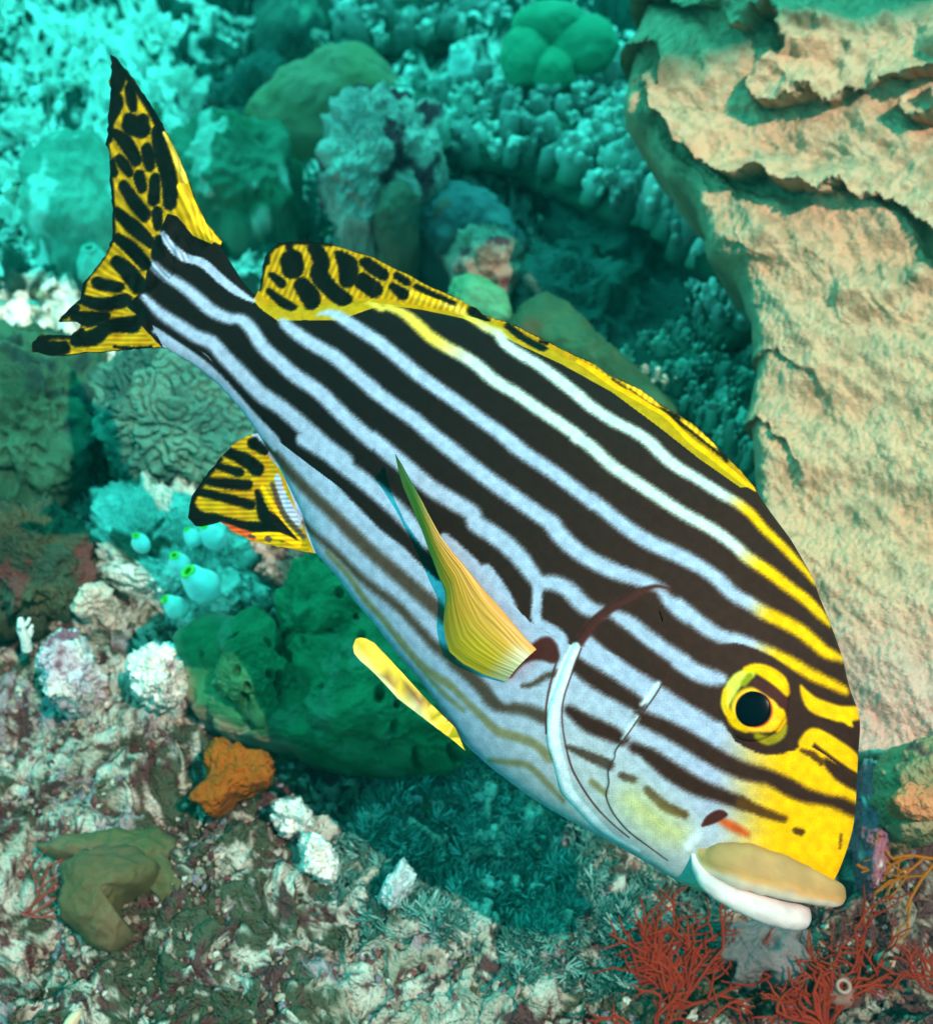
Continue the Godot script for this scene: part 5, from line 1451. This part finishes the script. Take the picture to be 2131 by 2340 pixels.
	dome_thing("crusted_rock", "beige crusted stone below the sea squirts", "rock", [160, 1180, 185, 1155, 215, 1165, 220, 1205, 195, 1225, 165, 1215], 0.97, 0.03, mid, [lin(0.50, 0.44, 0.36), lin(0.40, 0.34, 0.28), lin(0.2, 0.1, 0.1), 40.0, 0.16], mats.rock, {"amp": 0.010, "freq": 40.0, "seed": 89, "skirt": 0.05})
	dome_thing("shell", "tan shell tip poking up at the bottom edge", "shell", [122, 2030, 135, 2003, 155, 1988, 166, 1992, 160, 2012, 142, 2032], 0.76, 0.008, mid, [lin(0.62, 0.44, 0.28), lin(0.58, 0.40, 0.26), lin(0.5, 0.4, 0.3), 30.0, 0.1], mats.soft, {"amp": 0.001, "freq": 60.0, "seed": 90, "skirt": 0.02, "around": 40, "rings": 12})
	# --- right foreground
	dome_thing("sponge", "olive brown crusted sponge at the right edge below the plate coral", "sponge", [1722, 1560, 1725, 1510, 1750, 1478, 1800, 1462, 1860, 1470, 1900, 1520, 1890, 1600, 1840, 1650, 1780, 1650, 1738, 1620], 0.80, 0.035, mid, [lin(0.22, 0.15, 0.075), lin(0.28, 0.20, 0.11), lin(0.14, 0.06, 0.05), 30.0, 0.2], mats.rock, {"amp": 0.010, "freq": 30.0, "seed": 101, "skirt": 0.06})
	dome_thing("sponge", "orange sponge patch on the olive brown one", "sponge", [1752, 1570, 1770, 1550, 1810, 1548, 1850, 1560, 1850, 1600, 1810, 1612, 1780, 1600, 1765, 1590], 0.762, 0.008, mid, [lin(0.50, 0.16, 0.07), lin(0.42, 0.13, 0.06), lin(0.3, 0.1, 0.06), 60.0, 0.14], mats.rock, {"amp": 0.004, "freq": 60.0, "seed": 102, "skirt": 0.02, "around": 60, "rings": 16})
	dome_thing("crust_alga", "maroon crust on the rock right of the snout", "alga", [1690, 1560, 1700, 1500, 1722, 1510, 1730, 1580, 1745, 1640, 1740, 1720, 1715, 1760, 1695, 1700], 0.815, 0.02, mid, [lin(0.28, 0.09, 0.12), lin(0.22, 0.07, 0.09), lin(0.5, 0.42, 0.38), 60.0, 0.16], mats.rock, {"amp": 0.008, "freq": 60.0, "seed": 103, "skirt": 0.04})
	var gs := dome_thing("sponge", "grey lilac sponge with round openings under the lower lip", "sponge", [1405, 1895, 1418, 1850, 1460, 1822, 1520, 1815, 1572, 1830, 1592, 1876, 1574, 1922, 1520, 1945, 1450, 1940, 1418, 1920], 0.785, 0.020, mid, [lin(0.12, 0.085, 0.085), lin(0.17, 0.125, 0.125), lin(0.10, 0.05, 0.045), 30.0, 0.15], mats.soft, {"amp": 0.008, "freq": 30.0, "seed": 104, "skirt": 0.04, "pits": 0.012, "holes": 9, "hole": 0.0042, "around": 120, "rings": 46})
	var pinkc := lin(0.24, 0.10, 0.085)
	squirt("pink grey sea squirt right of the grey lilac sponge", 1650, 1950, 38, up + back * 0.8, pinkc, lin(0.24, 0.10, 0.08), 0.03, 0.8)
	squirt("small salmon sea squirt near the right edge behind the red sea fan", 1745, 1890, 20, up + back * 0.8, lin(0.62, 0.34, 0.26), lin(0.4, 0.2, 0.15), 0.03, 0.8)
	var red := lin(0.25, 0.022, 0.010)
	sea_fan("dense red sea fan under the chin", at(1330, 1985, 0.775), (eye.basis.y + back * 0.2).normalized(), 0.050, 13, 0.0014, 5, red)
	sea_fan("spreading red sea fan at the bottom edge left of the grey sponge", at(1280, 2060, 0.755), (eye.basis.y + eye.basis.x * 0.3 + back * 0.2).normalized(), 0.04, 4, 0.0015, 6, red * 0.95)
	sea_fan("tangled red sea fan around the pink grey sea squirt below the snout", at(1625, 2020, 0.76), (eye.basis.y - eye.basis.x * 0.35 + back * 0.2).normalized(), 0.036, 9, 0.0016, 7, red * 1.05)
	sea_fan("open red sea fan right of the lips", at(1700, 1960, 0.775), (eye.basis.y - eye.basis.x * 0.1 + back * 0.2).normalized(), 0.045, 3, 0.0014, 8, red)
	sea_fan("orange sea fan twig at the right edge", at(1850, 1690, 0.80), (-eye.basis.x + eye.basis.y * -0.35 + back * 0.2).normalized(), 0.045, 2, 0.0014, 9, lin(0.34, 0.095, 0.01))
	sea_fan("red sea fan twigs low at the right corner", at(1860, 1960, 0.76), (-eye.basis.x + eye.basis.y * 0.4 + back * 0.2).normalized(), 0.035, 2, 0.0014, 10, red)
	sea_fan("thin dark red sea fan beside the leather coral at the left edge", at(50, 1800, 0.83), (eye.basis.x * 0.7 + eye.basis.y * 0.5 + back * 0.3).normalized(), 0.055, 4, 0.0011, 11, lin(0.25, 0.05, 0.04))
	var twig := branchlet(500, 5, 0.022, 0.004, [lin(0.6, 0.68, 0.66), lin(0.75, 0.78, 0.74)])
	var tw := part("coral_twig", twig, mats.coral, self)
	tw.position = at(50, 1265, 0.93)
	tag(tw, "small white coral twig at the left edge above the grey lilac knob", "coral")
	# --- what nobody could count
	var chip := lump(Basis(Vector3.RIGHT, Vector3.UP, Vector3.BACK), [lin(1, 1, 1), lin(0.75, 0.75, 0.72), lin(0.5, 0.45, 0.45), 1.2, 0.2], 120, 0.7, 1.1, 7, 9)
	var lit := [CREAM * 0.55, SAND * 0.55, CREAM * 0.45, lin(0.30, 0.26, 0.20), MAROON * 1.2, LILAC * 0.6, TURF, lin(0.30, 0.22, 0.18), lin(0.16, 0.06, 0.06)]
	scatter("coral_rubble", "crumbs and chips of broken coral strewn over the near slope", "rubble", chip, mats.rock, [[250, 1700, 420, 420, 3.0], [700, 1850, 500, 260, 3.0], [150, 1350, 260, 260, 1.4], [1100, 1950, 400, 160, 1.5], [1760, 1800, 200, 300, 1.6]], 9000, Vector2(0.0006, 0.0034), lit, 8, 0.6, 0.1)
	scatter("coral_rubble", "coarse pale lumps of broken coral strewn over the far slope", "rubble", chip, mats.rock, [[200, 250, 420, 420, 3.0], [600, 350, 400, 300, 1.0], [60, 700, 200, 300, 0.6]], 3500, Vector2(0.002, 0.010), [SAND, SAND, CREAM, lin(0.5, 0.56, 0.46), TURF, lin(0.2, 0.3, 0.2)], 9, 0.6, 0.2)
	var tuft := Buf.new()
	var tr := RandomNumberGenerator.new()
	tr.seed = 90
	for k in 9:
		var a := tr.randf() * TAU
		var d := Vector3(cos(a) * 0.5, 1.0, sin(a) * 0.5)
		tube(tuft, PackedVector3Array([Vector3.ZERO, d * 0.5, d * 0.8 + Vector3(cos(a + 1.0), 0.5, sin(a + 1.0)) * 0.3]), PackedFloat32Array([0.07, 0.06, 0.03]), 4, Color.WHITE)
	scatter("algae_turf", "fuzzy turquoise turf covering the rock under the belly and behind the back", "algae", tuft.mesh(), mats.fan, [[930, 1660, 330, 230, 3.0], [1180, 1850, 260, 130, 1.5], [1370, 830, 140, 140, 1.2], [120, 960, 200, 160, 1.0], [560, 1130, 120, 110, 0.5], [1120, 600, 260, 160, 0.8]], 15000, Vector2(0.005, 0.015), [lin(0.05, 0.20, 0.17), lin(0.09, 0.28, 0.24), lin(0.04, 0.12, 0.10), lin(0.22, 0.42, 0.38)], 10, 1.6, 0.1)

const PALE_LABELS := ["pale boulder at the left edge in the upper far slope", "large pale boulder along the top edge left of the middle", "pale boulder at the top above the tail fin's tip", "pale boulder just right of the tail fin's tip", "pale boulder beside the dark hollow right of the tail", "flat pale boulder left of the tail fin's upper tip", "pale boulder cut by the top edge next to the rock pillar", "pale boulder in the upper left corner", "small pale boulder under the dark hollow's left rim", "pale boulder at the left edge beside the sea squirts", "pale boulder low at the left edge above the pitted coral", "small pale boulder touching the tail fin's leading edge"]

func _ready() -> void:
	rng.seed = 11
	var cam := Camera3D.new()
	cam.name = "camera"
	cam.fov = 45.0
	cam.near = 0.02
	cam.far = 60.0
	cam.rotation_degrees.x = -32.0
	cam.position = Vector3(0, 1.0, 0)
	add_child(cam)
	eye = cam.transform
	var lens := CameraAttributesPhysical.new()
	lens.frustum_focal_length = 28.0
	lens.frustum_focus_distance = 0.60
	lens.exposure_aperture = 6.7
	cam.attributes = lens
	cam.fov = 45.0
	print("fov ", cam.fov)
	var sky := ProceduralSkyMaterial.new()                      # light that has come down through the water
	sky.sky_top_color = Color(0.06, 1.0, 0.92).linear_to_srgb()
	sky.sky_horizon_color = Color(0.004, 0.13, 0.15).linear_to_srgb()
	sky.sky_curve = 1.0
	sky.sky_energy_multiplier = 1.9
	sky.ground_bottom_color = Color(0.003, 0.06, 0.06).linear_to_srgb()
	sky.ground_horizon_color = Color(0.004, 0.11, 0.12).linear_to_srgb()
	sky.ground_curve = 0.1
	sky.sun_angle_max = 1.0
	var env := Environment.new()
	env.background_mode = Environment.BG_SKY
	env.sky = Sky.new()
	env.sky.sky_material = sky
	env.tonemap_mode = Environment.TONE_MAPPER_LINEAR
	env.tonemap_exposure = 1.15
	env.sdfgi_enabled = true
	env.ssao_enabled = true
	env.ssil_enabled = true
	env.fog_enabled = true
	env.fog_density = 0.012
	env.fog_light_color = Color(0.02, 0.80, 0.76).linear_to_srgb()
	var world := WorldEnvironment.new()
	world.name = "water_light"
	world.environment = env
	add_child(world)
	var strobe := DirectionalLight3D.new()  # the diver's flash from right of the lens, done as parallel light
	strobe.name = "strobe"
	strobe.light_color = Color(1.0, 0.77, 0.65).linear_to_srgb()
	strobe.light_energy = 1.6
	strobe.light_angular_distance = 0.5
	strobe.shadow_enabled = true
	add_child(strobe)
	strobe.look_at_from_position(Vector3.ZERO, eye.basis * Vector3(-0.34, -0.31, -0.887), Vector3.UP)
	make_mats()
	reef_bed()
	shade_slab()
	plate_coral()
	build_fish()
	build_corals()
